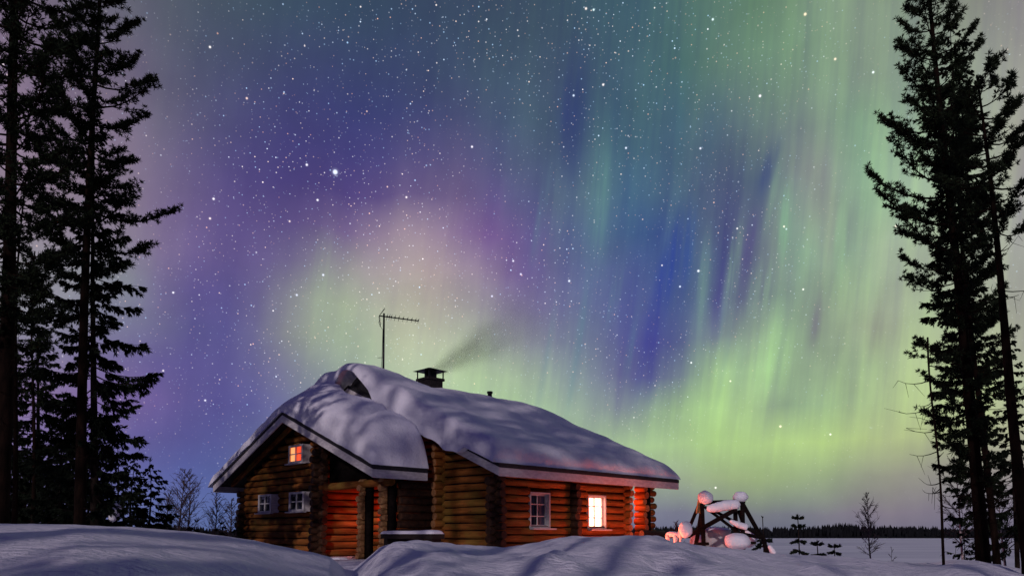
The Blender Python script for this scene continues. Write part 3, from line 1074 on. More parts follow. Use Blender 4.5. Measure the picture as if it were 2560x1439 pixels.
def snow_sheet(name, label, A, B, top, bot):
    mb = MB()
    na, nb = len(A), len(B)
    a0_, a1_, b0_, b1_ = A[0], A[-1], B[0], B[-1]

    def ragged(a, b):
        # broken, wavy edge
        wa = max(1 - min(a - a0_, a1_ - a) / .5, 0)
        wb = max(1 - min(b - b0_, b1_ - b) / .5, 0)
        sa = 1 if a > (a0_ + a1_) / 2 else -1
        sb = 1 if b > (b0_ + b1_) / 2 else -1
        return (a + sa * wa * (.05 * nz(0, b, 1.3, 2) + .035 * nz(a, b, 4, 3) - .03), b + sb * wb * (.06 * nz(a, 0, 1.2, 7) + .03 * nz(a, b, 4.4, 9) - .03))
    for f_ in (top, bot):
        for a in A:
            for b in B:
                mb.v.append((*ragged(a, b), f_(a, b)))
    o = na * nb
    for i in range(na - 1):
        for j in range(nb - 1):
            p = i * nb + j
            mb.quad(p, p + nb, p + nb + 1, p + 1)
            mb.quad(o + p, o + p + 1, o + p + nb + 1, o + p + nb)
    for i in range(na - 1):
        p = i * nb
        mb.quad(p, o + p, o + p + nb, p + nb)
        p = i * nb + nb - 1
        mb.quad(p, p + nb, o + p + nb, o + p)
    for j in range(nb - 1):
        p = j
        mb.quad(p, p + 1, o + p + 1, o + p)
        p = (na - 1) * nb + j
        mb.quad(p, o + p, o + p + 1, p + 1)
    ob = mb.build(name, M['snow'], smooth=True)
    ob.location = ORG
    ob.rotation_euler = (0, 0, ROT)
    return tag(ob, label, 'snow', 'snow lying on the cabin roofs')


def nz(a, b, s, k):
    return mnoise.noise(Vector((a * s, b * s, k)))


MA0, MA1, MBB0, MBB1 = A0_M - HALF_M - .25, A0_M + HALF_M + .04, B0_M - .30, B1_M + .12


def main_bot(a, b):
    c = 0.64 * math.exp(-((a + 4.4) / 1.15) ** 2) * math.exp(-(max(b - 2.1, 0) / 0.9) ** 2)
    # cornice: the snow curls down over the barge board
    hang = 0.34 * smooth((B0_M - .02 - b) / .04) * smooth((1.95 - a) / .5) * smooth((a + 3.3) / .5) * (1 + .35 * nz(a, 0, 1.6, 4))
    return EAVE_M + SLOPE_M * (HALF_M - math.hypot(a - A0_M, 0.12)) + 0.035 + c - hang


def main_top(a, b):
    base = EAVE_M + SLOPE_M * (HALF_M - math.hypot(a - A0_M, 0.55)) + 0.05
    u = (a - A0_M) / HALF_M
    T = 0.98 - 0.30 * smooth((b - 3.2) / 2.6) - (0.34 - .16 * smooth((b - 3.2) / 2.6)) * smooth(abs(u) * 1.3)
    T += 0.11 * nz(a, b, .45, 3) + 0.06 * nz(a, b, 1.1, 8) + 0.03 * nz(a * .5, b, 2.3, 6) + 0.014 * nz(a, b, 4.5, 5)
    front = smooth((4.6 - b) / 2.4)
    T += 0.06 * front * math.exp(-((a + 4.8) / 1.1) ** 2) + 0.55 * front * math.exp(-((a + 7.1) / 1.25) ** 2)
    # wind hollow behind the wing and a slumped rim running down the slope
    T -= 0.20 * front * math.exp(-((a + 2.7 - .4 * (b - 2.2)) / .35) ** 2)
    T += 0.10 * front * math.exp(-((a + 1.7) / .6) ** 2)
    e = superr(min(a - MA0, MA1 - a), 0.55) * superr(b - MBB0, 0.45) * superr(MBB1 - b, 0.9)
    bz = main_bot(a, b)
    return bz + (base + T - bz) * e


snow_sheet('roof_snow', 'long smooth snow blanket on the main roof around the chimney and antenna',
           spaced(MA0, MA1, .13, .6), spaced(MBB0, MBB1, .13, .6), main_top, main_bot)

WA0, WA1, WB0, WB1 = A0_W - HALF_W - .46, .03, -.06, 2.16


def wing_bot(a, b):
    return EAVE_W + SLOPE_W * (HALF_W - math.hypot(a - A0_W, 0.12)) + 0.035


def wing_top(a, b):
    base = EAVE_W + SLOPE_W * (HALF_W - math.hypot(a - A0_W, 0.5)) + .05
    rt = smooth((a - A0_W) / 2.5)
    lf = smooth((A0_W - a) / 3.0)
    back = smooth(b / 1.7)
    T = 0.64 + 0.78 * back
    T = T * (1 - rt) + rt * (0.92 + 0.46 * smooth(b / 1.3))
    T -= 0.12 * lf + .42 * lf * back
    T += 0.11 * nz(a, b, .7, 11) + 0.06 * nz(a, b, 1.7, 14) + .03 * nz(a, b, 3.2, 2) + .012 * nz(a, b, 7, 5)
    T -= .22 * smooth((b - 1.2) / .7) * math.exp(-((a + 4.1) / .8) ** 2)
    # a slumped fold low on the sunny side
    T -= 0.13 * rt * math.exp(-((a + 1.5 + .5 * (b - 1)) / .14) ** 2)
    rb = 0.30 if a > A0_W + .6 else 0.12
    e = superr(a - WA0, 0.42) * superr(WA1 - a, 0.85) * superr(b - WB0, 0.55) * superr(WB1 - b, rb)
    bz = wing_bot(a, b)
    return bz + (base + T - bz) * e


snow_sheet('roof_snow', 'bulging thick snow mass on the lower front gable, overhanging its eave',
           spaced(WA0, WA1, .11, .6), spaced(WB0, WB1, .09, .6), wing_top, wing_bot)


# ------------------------------------------------------------------ antenna
def to_world(a, b, z):
    c, s = math.cos(ROT), math.sin(ROT)
    return Vector((ORG.x + a * c - b * s, ORG.y + a * s + b * c, z))


p0 = at(958, 960, 28.2)
p1 = at(960, 783, 28.2)
ant = empty('tv_antenna', (p0.x, p0.y, p0.z))
tag(ant, 'rooftop television antenna on a tall dark mast standing in the roof snow', 'antenna')


def rel(o, p):
    return Vector(p) - Vector(o.location)


mb = MB()
mb.tube([rel(ant, p0 - Vector((0, 0, .5))), rel(ant, p1)], [.045, .036], 10)
mb.build('mast', M['metal'], ant, smooth=True)
pa, pb = at(948, 789, 28.1), at(1046, 802, 28.6)
mb = MB()
mb.tube([rel(ant, pa), rel(ant, pb)], [.026, .022], 6)
mb.build('boom', M['metal'], ant)
perp = (pb - pa).normalized().cross(Vector((0, 0, 1)))
mb = MB()
for tt in (0.2, .26, .31, .4, .5, .61, .72, .83, .93, 1.0):
    c = pa.lerp(pb, tt)
    L = .20 - .06 * tt
    d = (perp * .8 + Vector((0, 0, 1)) * .35).normalized()
    mb.tube([rel(ant, c - d * L), rel(ant, c + d * L)], [.008, .008], 4)
    mb.box(tuple(rel(ant, c) - Vector((.02, .02, .0))), tuple(rel(ant, c) + Vector((.02, .02, .05))))
mb.build('element', M['metal'], ant)
mb = MB()
for k in range(6):
    c = at(948, 789, 28.1)
    d = perp
    up = Vector((.035 * k, 0, .05 * k))
    mb.tube([rel(ant, c + up - d * .2), rel(ant, c + up + d * .2)], [.007, .007], 4)
    mb.tube([rel(ant, c - Vector((-.01 * k, 0, .07 * k)) - d * .2), rel(ant, c - Vector((-.01 * k, 0, .07 * k)) + d * .2)], [.007, .007], 4)
mb.tube([rel(ant, c), rel(ant, c + Vector((.22, 0, .28)))], [.012, .008], 4)
mb.tube([rel(ant, c), rel(ant, c + Vector((.06, 0, -.42)))], [.012, .008], 4)
mb.build('reflector', M['metal'], ant)
mb = MB()
mb.tube([rel(ant, at(950, 795, 28.1)), rel(ant, at(947, 806, 28.1)), rel(ant, at(951, 816, 28.1)), rel(ant, at(957, 824, 28.1)), rel(ant, at(955, 890, 28.12)), rel(ant, at(952, 942, 28.1))], [.008] * 6, 5)
mb.tube([rel(ant, at(944, 894, 28.2)), rel(ant, at(959, 893, 28.2))], [.009, .009], 4)
mb.build('cable', M['metal'], ant)

# ------------------------------------------------------------------ chimney smoke (a drifting plume of real volume)
s0 = to_world(CA, CB, 7.32)
s1 = at(1420, 735, s0.y + .6)
dv = s1 - s0
L = dv.length
mb = MB()
K = 14
pts = [(L * i / (K - 1), 0, 0) for i in range(K)]
mb.tube(pts, [0.24 + 0.36 * p[0] for p in pts], 16)
smoke = mb.build('smoke', None or M['snow'])
smoke.data.materials.clear()
ms = bpy.data.materials.new('chimney_smoke')
ms.use_nodes = True
S = NT(ms.node_tree)
S.n.clear()
co = S.add('ShaderNodeTexCoord').outputs['Object']
qx, qy, qz = S.separate(co)
rad = S.math('SQRT', S.math('ADD', S.math('MULTIPLY', qy, qy), S.math('MULTIPLY', qz, qz)))
rmax = S.math('ADD', 0.24, S.math('MULTIPLY', qx, 0.36))
edge = S.maprange(S.math('DIVIDE', rad, rmax), 0.0, 0.98, 1.0, 0.0, 'SMOOTHSTEP')
fall = S.math('DIVIDE', 0.55, S.math('ADD', 0.45, qx))
fade = S.maprange(qx, L * .12, L * .90, 1.0, 0.0, 'SMOOTHSTEP')
nn = S.maprange(S.noise(S.vmath('MULTIPLY', co, (0.45, 1, 1)), 1.6, 3.0), 0.3, 0.7, 0.45, 1.4)
den = S.math('MULTIPLY', S.math('MULTIPLY', edge, fall), S.math('MULTIPLY', fade, nn))
pv = S.add('ShaderNodeVolumePrincipled')
pv.inputs['Color'].default_value = (0.20, 0.16, 0.20, 1)
S.put(pv.inputs['Density'], S.math('MULTIPLY', den, 3.0))
S.l.new(pv.outputs[0], S.add('ShaderNodeOutputMaterial').inputs['Volume'])
smoke.data.materials.append(ms)
smoke.location = s0
smoke.rotation_euler = dv.to_track_quat('X', 'Z').to_euler()
tag(smoke, 'thin grey smoke drifting up from the chimney cowl', 'smoke', kind='stuff')

# ------------------------------------------------------------------ bench and step by the porch
bench = empty('wooden_bench', to_world(.95, .75, 0.0), ROT)
tag(bench, 'dark timber bench under a slab of snow, against the cabin porch', 'bench')
mb = MB()
mb.box((-1.25, -.22, .66), (1.25, .22, .80))
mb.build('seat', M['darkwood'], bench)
for sx_ in (-1.05, 1.05):
    mb = MB()
    mb.box((sx_ - .09, -.18, -.1), (sx_ + .09, .18, .659))
    mb.build('leg', M['darkwood'], bench)


def snow_slab(name, parent, x0, x1, y0, y1, z, h, seed, mat=None):
    mb = MB()
    A = spaced(x0, x1, .12, .3) if x1 - x0 > 1.2 else list(np.linspace(x0, x1, 18))
    B = list(np.linspace(y0, y1, 12))
    nb = len(B)
    for a in A:
        for b in B:
            e = superr(min(a - x0, x1 - a), min(h * 1.4, (x1 - x0) / 2)) * superr(min(b - y0, y1 - b), min(h * 1.2, (y1 - y0) / 2))
            mb.v.append((a, b, z + h * e * (1 + .25 * nz(a, b, 1.7, seed))))
    o = len(mb.v)
    for a in A:
        for b in B:
            mb.v.append((a, b, z))
    for i in range(len(A) - 1):
        for j in range(nb - 1):
            p = i * nb + j
            mb.quad(p, p + nb, p + nb + 1, p + 1)
            mb.quad(o + p, o + p + 1, o + p + nb + 1, o + p + nb)
    return mb.build(name, mat or M['snow'], parent, smooth=True)


snow_slab('snow_cap', bench, -1.28, 1.22, -.24, .24, .802, .10, 4)
step = empty('wooden_step', to_world(-2.9, .25, -.06), ROT)
tag(step, 'low plank step with thin snow at the foot of the porch post', 'step')
mb = MB()
mb.box((-1.0, -.2, -.05), (1.0, .2, .045))
mb.build('plank', M['darkwood'], step)
snow_slab('snow_cap', step, -1.0, 1.0, -.2, .2, .047, .07, 9)


# ------------------------------------------------------------------ trees
def rnd_unit(rs, n):
    v = rs.normal(size=(n, 3))
    return v / np.linalg.norm(v, axis=1, keepdims=True)


def blades_mesh(name, cen, dirs, size, nper, spread, width, mat, parent, rs, droop=0.0):
    """needle sprays: nper narrow leaf blades from every twig point"""
    cen = np.repeat(np.asarray(cen, float), nper, axis=0)
    dirs = np.repeat(np.asarray(dirs, float), nper, axis=0)
    n = len(cen)
    size = np.repeat(np.asarray(size, float), nper) * rs.uniform(.6, 1.15, n)
    d = dirs + spread * rnd_unit(rs, n)
    d[:, 2] -= droop
    d /= np.linalg.norm(d, axis=1, keepdims=True)
    s = np.cross(d, rnd_unit(rs, n))
    s /= np.linalg.norm(s, axis=1, keepdims=True) + 1e-9
    w = (width * rs.uniform(.7, 1.3, n))[:, None]
    mid = cen + d * (size * .5)[:, None]
    tip = cen + d * size[:, None]
    V = np.empty((n, 4, 3))
    V[:, 0], V[:, 1], V[:, 2], V[:, 3] = cen, mid + s * w, tip, mid - s * w
    me = bpy.data.meshes.new(name)
    me.vertices.add(n * 4)
    me.vertices.foreach_set('co', V.reshape(-1).astype(np.float32))
    me.loops.add(n * 4)
    me.loops.foreach_set('vertex_index', np.arange(n * 4, dtype=np.int32))
    me.polygons.add(n)
    me.polygons.foreach_set('loop_start', np.arange(0, n * 4, 4, dtype=np.int32))
    me.materials.append(mat)
    me.update(calc_edges=True)
    o = bpy.data.objects.new(name, me)
    COL.objects.link(o)
    o.parent = parent
    return o


def trunk_path(h, lean, wob, rs, base=-0.6, n=14):
    pts = []
    ph = rs.uniform(0, 6)
    for i in range(n):
        z = base + (h - base) * i / (n - 1)
        k = max(z, 0) / h
        pts.append(np.array([lean[0] * k + wob * math.sin(ph + 5 * k) * k, lean[1] * k + wob * math.cos(ph + 4 * k) * k, z]))
    return pts


def on_path(pts, z):
    zs = [p[2] for p in pts]
    return np.array([np.interp(z, zs, [p[k] for p in pts]) for k in range(3)])


def pine(name, label, loc, h, r0, lean, z0, reach, seed, step=.26, dens=1.0, tuft=.125, group=None, dead=0, barkmat='bark', needle='needle', azbias=None):
    """Scots pine: bare lower trunk, tufted needle pads on crooked limbs; reach(z, dx) gives limb length"""
    rs = np.random.RandomState(seed)
    t = empty(name, loc)
    tag(t, label, 'tree', group)
    pts = trunk_path(h, lean, .12, rs)
    mb = MB()
    rad = [max(r0 * (1 - .86 * max(p[2], 0) / h), .02) * (1.25 if i == 0 else 1) for i, p in enumerate(pts)]
    random.seed(seed)
    mb.tube(pts, rad, 10, jit=.05)
    cen, dirs, size = [], [], []
    z = z0
    az_ = rs.uniform(0, 6)
    while z < h - .1:
        az_ += 2.4 + rs.uniform(-.5, .5)
        dx, dy = math.cos(az_), math.sin(az_)
        L = reach(z, dx) * rs.uniform(.6, 1.08)
        if L > .12:
            b = on_path(pts, z)
            k = (z - z0) / max(h - z0, .1)
            rise = -.22 + .75 * k + rs.uniform(-.14, .14)
            n = 6
            path = []
            bend = rs.uniform(-.25, .25)
            for i in range(n):
                s_ = i / (n - 1)
                a2 = az_ + bend * s_
                path.append(b + np.array([math.cos(a2) * L * s_, math.sin(a2) * L * s_, L * (rise * s_ + .30 * s_ * s_ - .10 * math.sin(PI * s_))]))
            lr = max(.010 + .014 * L, .012)
            mb.tube(path, [lr * (1 - .75 * i / (n - 1)) for i in range(n)], 5, cap=False)
            ntw = max(4, int(L * 17 * dens))
            for q in range(ntw):
                s_ = rs.uniform(.22, 1.0) ** .75
                i0 = min(int(s_ * (n - 1)), n - 2)
                f = s_ * (n - 1) - i0
                p = path[i0] * (1 - f) + path[i0 + 1] * f
                fd = path[i0 + 1] - path[i0]
                fd /= np.linalg.norm(fd)
                sg = 1 if q % 2 else -1
                sd = np.array([-fd[1], fd[0], 0]) * sg
                dd = fd * rs.uniform(.5, 1.0) + sd * rs.uniform(.2, 1.0) + np.array([0, 0, rs.uniform(-.15, .5)])
                dd /= np.linalg.norm(dd)
                tl = rs.uniform(.2, .62) * min(1.0, .45 + .4 * L) * (1.15 - .5 * s_)
                e_ = p + dd * tl
                mb.tube([p, (p + e_) / 2 + np.array([0, 0, -.015]), e_], [.009, .007, .005], 3, cap=False)
                for (u, sz) in ((1.0, 1.0), (.62, .85), (.30, .6)):
                    if u < .5 and rs.rand() < .5:
                        continue
                    cen.append(p + (e_ - p) * u)
                    dirs.append(dd * .75 + np.array([0, 0, .25]))
                    size.append(tuft * sz * rs.uniform(.75, 1.2))
            cen.append(path[-1]); dirs.append(fd * .8); size.append(tuft * 1.1)
        z += step * rs.uniform(.5, 1.4)
    for q in range(dead):        # bare broken limbs on the lower stem
        zz = rs.uniform(.12, 1.0) * z0
        a2 = rs.uniform(0, 6.3)
        b = on_path(pts, zz)
        L = rs.uniform(.25, 1.0)
        path = [b]
        for i in range(4):
            path.append(path[-1] + np.array([math.cos(a2), math.sin(a2), -.35 + .22 * i]) * L / 4)
            a2 += rs.uniform(-.3, .3)
        mb.tube(path, [.014, .011, .008, .006, .004], 4, cap=False)
        for i in range(3):
            p = path[2 + i % 3]
            mb.tube([p, p + rs.normal(size=3) * .16 + np.array([0, 0, -.1])], [.006, .003], 3, cap=False)
    mb.build('trunk', M[barkmat], t, smooth=True)
    blades_mesh('crown', cen, dirs, size, 21, 1.25, .0105, M[needle], t, rs)
    return t


def spruce(name, label, loc, h, r0, lean, z0, width, seed, step=.22, group=None, dens=1.0, prof=None, needle='needle2', droop=.42, wid=.015):
    """Norway spruce: drooping limbs hung with ragged sprays; width = limb length at the crown's base"""
    rs = np.random.RandomState(seed)
    t = empty(name, loc)
    tag(t, label, 'tree', group)
    pts = trunk_path(h, lean, .05, rs, base=-.5)
    mb = MB()
    random.seed(seed)
    mb.tube(pts, [max(r0 * (1 - .93 * max(p[2], 0) / h), .008) for p in pts], 9, jit=.04)
    cen, dirs, size = [], [], []
    z = z0
    az_ = rs.uniform(0, 6)
    while z < h - .05:
        k = (z - z0) / (h - z0)
        az_ += 2.4 + rs.uniform(-.6, .6)
        base = width * (1 - k) ** .75 + .10
        if prof is not None:
            base = prof(z, math.cos(az_))
        L = base * rs.uniform(.55, 1.12)
        b = on_path(pts, z)
        n = 6
        path = []
        dr = droop * (1.25 - 1.5 * k)
        for i in range(n):
            s_ = i / (n - 1)
            path.append(b + np.array([math.cos(az_) * L * s_, math.sin(az_) * L * s_, -dr * L * (1.7 * s_ - 1.0 * s_ * s_) + .10 * L * s_ ** 3]))
        mb.tube(path, [max(.006 + .010 * L, .005) * (1 - .8 * i / (n - 1)) for i in range(n)], 4, cap=False)
        m_ = max(5, int(L * 24 * dens))
        for q in range(m_):
            s_ = rs.uniform(.12, 1.0) ** .8
            i0 = min(int(s_ * (n - 1)), n - 2)
            f = s_ * (n - 1) - i0
            p = path[i0] * (1 - f) + path[i0 + 1] * f
            fd = path[i0 + 1] - path[i0]
            fd /= np.linalg.norm(fd) + 1e-9
            sg = 1 if q % 2 else -1
            sd = np.array([-fd[1], fd[0], 0]) * sg
            dd = fd * rs.uniform(.5, 1.0) + sd * rs.uniform(.1, .9) + np.array([0, 0, rs.uniform(-1.5, -.1)])
            dd /= np.linalg.norm(dd)
            tl = rs.uniform(.10, .40) * min(1, .3 + .5 * L) * (1.2 - .55 * s_)
            for u in (0.1, .4, .75, 1.0):
                cen.append(p + dd * tl * u)
                dirs.append(dd)
                size.append((.13 + .05 * rs.rand()) * min(1, .35 + .5 * L))
        z += step * rs.uniform(.55, 1.35)
    cen.append(pts[-1]); dirs.append(np.array([0, 0, 1.0])); size.append(.25)
    mb.build('trunk', M['bark_dark'], t, smooth=True)
    blades_mesh('crown', cen, dirs, size, 9, .6, wid, M[needle], t, rs, droop=.15)
    return t


def birch(name, label, loc, h, r0, lean, seed, group=None, nb=34, spread=.32, mat='birch', tw=1.0):
    rs = np.random.RandomState(seed)
    t = empty(name, loc)
    tag(t, label, 'tree', group)
    pts = trunk_path(h, lean, .06, rs, base=-.4, n=10)
    mb = MB()
    mb.tube(pts, [max(r0 * (1 - .9 * max(p[2], 0) / h), .008) for p in pts], 7)
    mb.build('trunk', M[mat], t, smooth=True)
    br = MB()
    for i in range(nb):
        z = h * (.16 + .82 * (i + rs.rand()) / nb)
        b = on_path(pts, z)
        a = rs.uniform(0, 6.3)
        k = z / h
        L = h * spread * (.35 + .9 * math.sin(PI * min(k * .95 + .05, 1)) ** 1.2) * rs.uniform(.55, 1.05) * (1.05 - .55 * k)
        path = [b]
        for s_ in range(4):
            a += rs.uniform(-.25, .25)
            path.append(path[-1] + np.array([math.cos(a) * .62, math.sin(a) * .62, .62 + .12 * s_ * (1 if k > .3 else -.8)]) * L / 4)
        br.tube(path, [.016 * tw, .013 * tw, .010 * tw, .008 * tw, .005 * tw], 4, cap=False)
        for q in range(9):
            s_ = rs.randint(1, 5)
            p = path[s_] + (path[s_ - 1] - path[s_]) * rs.rand()
            d = np.array([math.cos(a + rs.uniform(-1.1, 1.1)), math.sin(a + rs.uniform(-1.1, 1.1)), rs.uniform(.1, 1.3)])
            l2 = L * rs.uniform(.18, .45)
            e_ = p + d * l2 * .7
            br.tube([p, (p + e_) / 2, e_], [.008 * tw, .007 * tw, .005 * tw], 3, cap=False)
            for w_ in range(2):
                pp = p + (e_ - p) * rs.uniform(.3, .9)
                br.tube([pp, pp + (d + rs.normal(size=3) * .5) * l2 * .35], [.006 * tw, .004 * tw], 3, cap=False)
    br.build('crown', M['twig'], t)
    return t


def base_at(px, y, sink=0.0):
    x = (px - 1280) / F * y
    return Vector((x, y, terrain(x, y) - sink))


def px_len(n, y):
    return n / F * y


def table(rows):
    zs = [r[0] for r in rows]

    def f(z, dx):
        l = float(np.interp(z, zs, [r[1] for r in rows]))
        r_ = float(np.interp(z, zs, [r[2] for r in rows]))
        m_ = .75 * (l + r_) / 2
        return m_ + (l - m_) * max(-dx, 0) + (r_ - m_) * max(dx, 0)
    return f


def leaning(bx, tx, ty, y, h, sway=0.0):
    """sideways lean of a stem of height h whose base and upper stem are seen at (bx, base) and (tx, ty)"""
    b_, t_ = base_at(bx, y), at(tx, ty, y)
    return ((t_.x - b_.x) * h / (t_.z - b_.z), sway)


# --- the stand on the west side
pine('pine_tree', 'thick pine at the very edge of the western stand, with snow along its lower trunk', base_at(2, 14.5), 16.5, .17, leaning(2, 52, 0, 14.5, 16.5), 4.2,
     table([(4, .7, .7), (6, 1.2, 1.3), (8, 1.5, 1.6), (12, 1.6, 2.0), (16, 1.2, 1.4)]), 11, step=.10, dens=1.1, group=None, dead=10)
pine('pine_tree', 'tall pine with a slim straight trunk whose needle pads stretch out toward the bright star', base_at(203, 18), 18, .135, leaning(203, 238, 0, 18, 18), 6.8,
     table([(6.5, .7, .5), (7.4, 1.2, 1.45), (8.0, 1.4, 1.4), (8.5, 1.4, 2.1), (8.9, 1.3, 1.4), (10.4, 1.3, 1.45), (11.5, 1.3, 1.35), (12.6, 1.2, 1.1), (14.5, 1.1, .9), (18, .4, .4)]), 23, step=.10, dens=1.1, dead=14)
spruce('spruce_tree', 'big ragged spruce with drooping boughs, beside the slim pine trunk', base_at(242, 19), 12.5, .11, leaning(242, 235, 400, 19, 12.5), .7,
       1.7, 31, step=.085, prof=table([(.5, 1.3, .95), (2.5, 1.4, 1.15), (4.2, 1.35, 1.4), (6.0, 1.2, 1.25), (7.5, 1.0, 1.05), (10, .6, .6), (12.4, .1, .1)]), dens=1.05)
spruce('spruce_tree', 'pointed spruce whose tip shows between the two big trunks', base_at(95, 25), 8.6, .10, leaning(95, 97, 800, 25, 8.6), .6, 1.35, 37, step=.10, dens=1.0)
pine('pine_tree', 'thin straight pine with a rust coloured lower trunk, behind the thick pine', base_at(40, 20), 10.5, .075, leaning(40, 46, 900, 20, 10.5), 4.6,
     table([(4.5, .6, .6), (7, 1.0, 1.0), (10.5, .3, .3)]), 41, step=.15, dead=8)
pine('pine_tree', 'thin reddish pine stem between the rusty trunk and the slim pine', base_at(86, 23), 9.5, .07, leaning(86, 88, 900, 23, 9.5), 4.4,
     table([(4.4, .6, .6), (7, 1.0, 1.0), (9.5, .3, .3)]), 43, step=.15, dead=8)
spruce('spruce_tree', 'low bushy spruce standing at the foot of the slim pine', base_at(150, 22), 4.6, .06, (0, 0), .3, 1.35, 47, step=.08)
spruce('spruce_tree', 'low dark spruce behind the rust coloured trunk', base_at(62, 27), 4.4, .06, (0, 0), .3, 1.4, 53, step=.08)
spruce('spruce_tree', 'half grown spruce tucked under the drooping boughs of the ragged spruce', base_at(292, 23), 3.6, .05, (0, 0), .3, .95, 59, step=.07)
spruce('spruce_tree', 'dark young spruce at the end of the stand, nearest the bare birches', base_at(374, 25), 3.0, .05, (0, 0), .25, 1.15, 61, step=.07, dens=1.1)
spruce('spruce_tree', 'narrow spruce filling the gap left of the pointed spruce'.replace(' left of', ' beside'), base_at(18, 24), 7.0, .08, (0, 0), .4, 1.05, 67, step=.09)

for (px, y, h_, w_, seed, lab) in ((118, 29, 5.2, 1.3, 301, 'shaggy low spruce filling the gap between the reddish stem and the slim pine'), (222, 27, 4.0, 1.25, 302, 'squat spruce directly behind the ragged spruce stem'),
                                   (14, 30, 5.6, 1.4, 303, 'broad dark spruce behind the thick pine at the stand edge'), (328, 27, 3.3, 1.1, 304, 'squat spruce between the half grown spruce and the dark young spruce'), (180, 31, 5.8, 1.3, 305, 'far low spruce seen between the squat spruce and the pointed spruce')):
    spruce('spruce_tree', lab, base_at(px, y), h_, .06, (0, 0), .25, w_, seed, step=.09)

# bare birches between the stand and the cabin
for (px, y, pxh, seed, label) in ((450, 34, 175, 3, 'tallest bare birch between the spruces and the cabin eave'),
                                  (470, 36, 168, 4, 'bare birch with a leaning stem just beside the tallest birch'),
                                  (418, 38, 120, 5, 'small hazy birch next to the dark young spruce'),
                                  (537, 35, 118, 6, 'dark bare birch below the tip of the cabin eave'),
                                  (575, 37, 105, 8, 'thin birch close to the corner logs of the cabin')):
    b = base_at(px, y)
    birch('birch_tree', label, b, px_len(pxh, y) + .45, .05, (px_len(6, y), 0), seed, 'bare birches west of the cabin', mat='twig', nb=38, spread=.34)
for (px, y, pxh, seed, label) in ((492, 24, 42, 71, 'tiny spruce sapling in front of the birches'), (556, 24.5, 40, 72, 'tiny spruce sapling near the cabin corner'), (592, 27, 38, 73, 'tiny spruce sapling hard against the corner logs')):
    b = base_at(px, y)
    spruce('spruce_sapling', label, b, px_len(pxh, y) + .5, .02, (0, 0), .1, .36, seed, step=.09, group='spruce saplings poking out of the snow')

# --- the stand on the east side
pine('pine_tree', 'dominant pine of the eastern stand, its long boughs reaching over the lake', base_at(2452, 18.3), 17.2, .155, leaning(2452, 2330, 0, 18.3, 17.2), 1.9,
     table([(1.8, .6, .4), (2.4, .5, .4), (3.3, 1.3, .5), (4.0, .7, .5), (4.6, 1.1, .6), (5.4, .9, .7), (6.2, .5, .8), (7.3, 1.4, .9), (8.3, 1.75, .9), (9.3, 1.75, .9), (10.0, 1.4, 1.1), (11.0, 1.3, 1.1), (12.4, 1.1, 1.0), (14, .8, .9), (17, .5, .6)]), 83, step=.115, dens=1.15, dead=26)
pine('pine_tree', 'slender dark pine standing close behind the dominant eastern pine', base_at(2486, 20), 13.5, .095, leaning(2486, 2440, 900, 20, 13.5), 4.6,
     table([(2.5, .6, .6), (5.5, .8, .8), (7, .9, 1.0), (10, 1.0, 1.0), (13.5, .3, .3)]), 89, step=.13, dead=22)
pine('pine_tree', 'crooked pine leaning inward at the edge of the eastern stand', base_at(2566, 16), 11.2, .135, leaning(2566, 2440, 180, 16, 11.2), 7.4,
     table([(7.2, .5, .5), (8.2, .9, .95), (9.6, .9, 1.15), (10.5, .8, .9), (11.2, .4, .4)]), 97, step=.11, dens=1.2, dead=22)
spruce('spruce_tree', 'tall lichen hung spruce filling the middle of the eastern stand', base_at(2448, 21), 16.0, .11, leaning(2448, 2375, 100, 21, 16), 1.4, 1.0, 101, step=.085,
       prof=table([(1.3, .8, .8), (4, 1.15, .9), (6, 1.1, 1.0), (9, 1.0, .9), (11.5, .95, .85), (13.5, 1.0, .95), (16, .5, .5)]), dens=1.0, droop=.42)
spruce('spruce_tree', 'sparse spruce with hanging boughs at the outer edge of the eastern stand', base_at(2535, 22), 7.2, .07, leaning(2535, 2520, 800, 22, 7.2), .8, .95, 103, step=.10, droop=.45)
pine('pine_tree', 'spindly young pine pole in front of the dominant eastern pine', base_at(2352, 16.2), 5.05, .032, leaning(2352, 2325, 840, 16.2, 5.05), 4.5,
     table([(4.4, .3, .3), (5, .22, .2)]), 107, step=.14, dead=14, tuft=.1)
birch('birch_tree', 'lone bare birch on the shore against the far forest', base_at(2172, 36), px_len(172, 36) + .35, .045, (-.12, 0), 111, mat='twig', nb=44, spread=.26)
birch('birch_tree', 'pale thin birch between the pine pole and the dominant pine', base_at(2402, 24), 3.6, .045, (-.15, 0), 113, nb=26, spread=.3)
birch('birch_tree', 'pale birch stem beyond the slender dark pine', base_at(2505, 23), 2.3, .04, (-.1, 0), 117, nb=22, spread=.32)
spruce('spruce_sapling', 'small spruce growing at the foot of the pale thin birch', base_at(2405, 22.5), 1.25, .02, (0, 0), .15, .45, 119, step=.09)
birch('bare_shrub', 'wispy bare shrub between the far porch and the snow capped trestle', base_at(1688, 30), 1.45, .02, (.1, 0), 121, mat='twig', nb=26, spread=.36, tw=.8)
birch('bare_shrub', 'single thin twig sticking out of the snow near the lone birch', base_at(2225, 30), .9, .012, (-.05, 0), 123, mat='twig', nb=5, spread=.35, tw=.7)


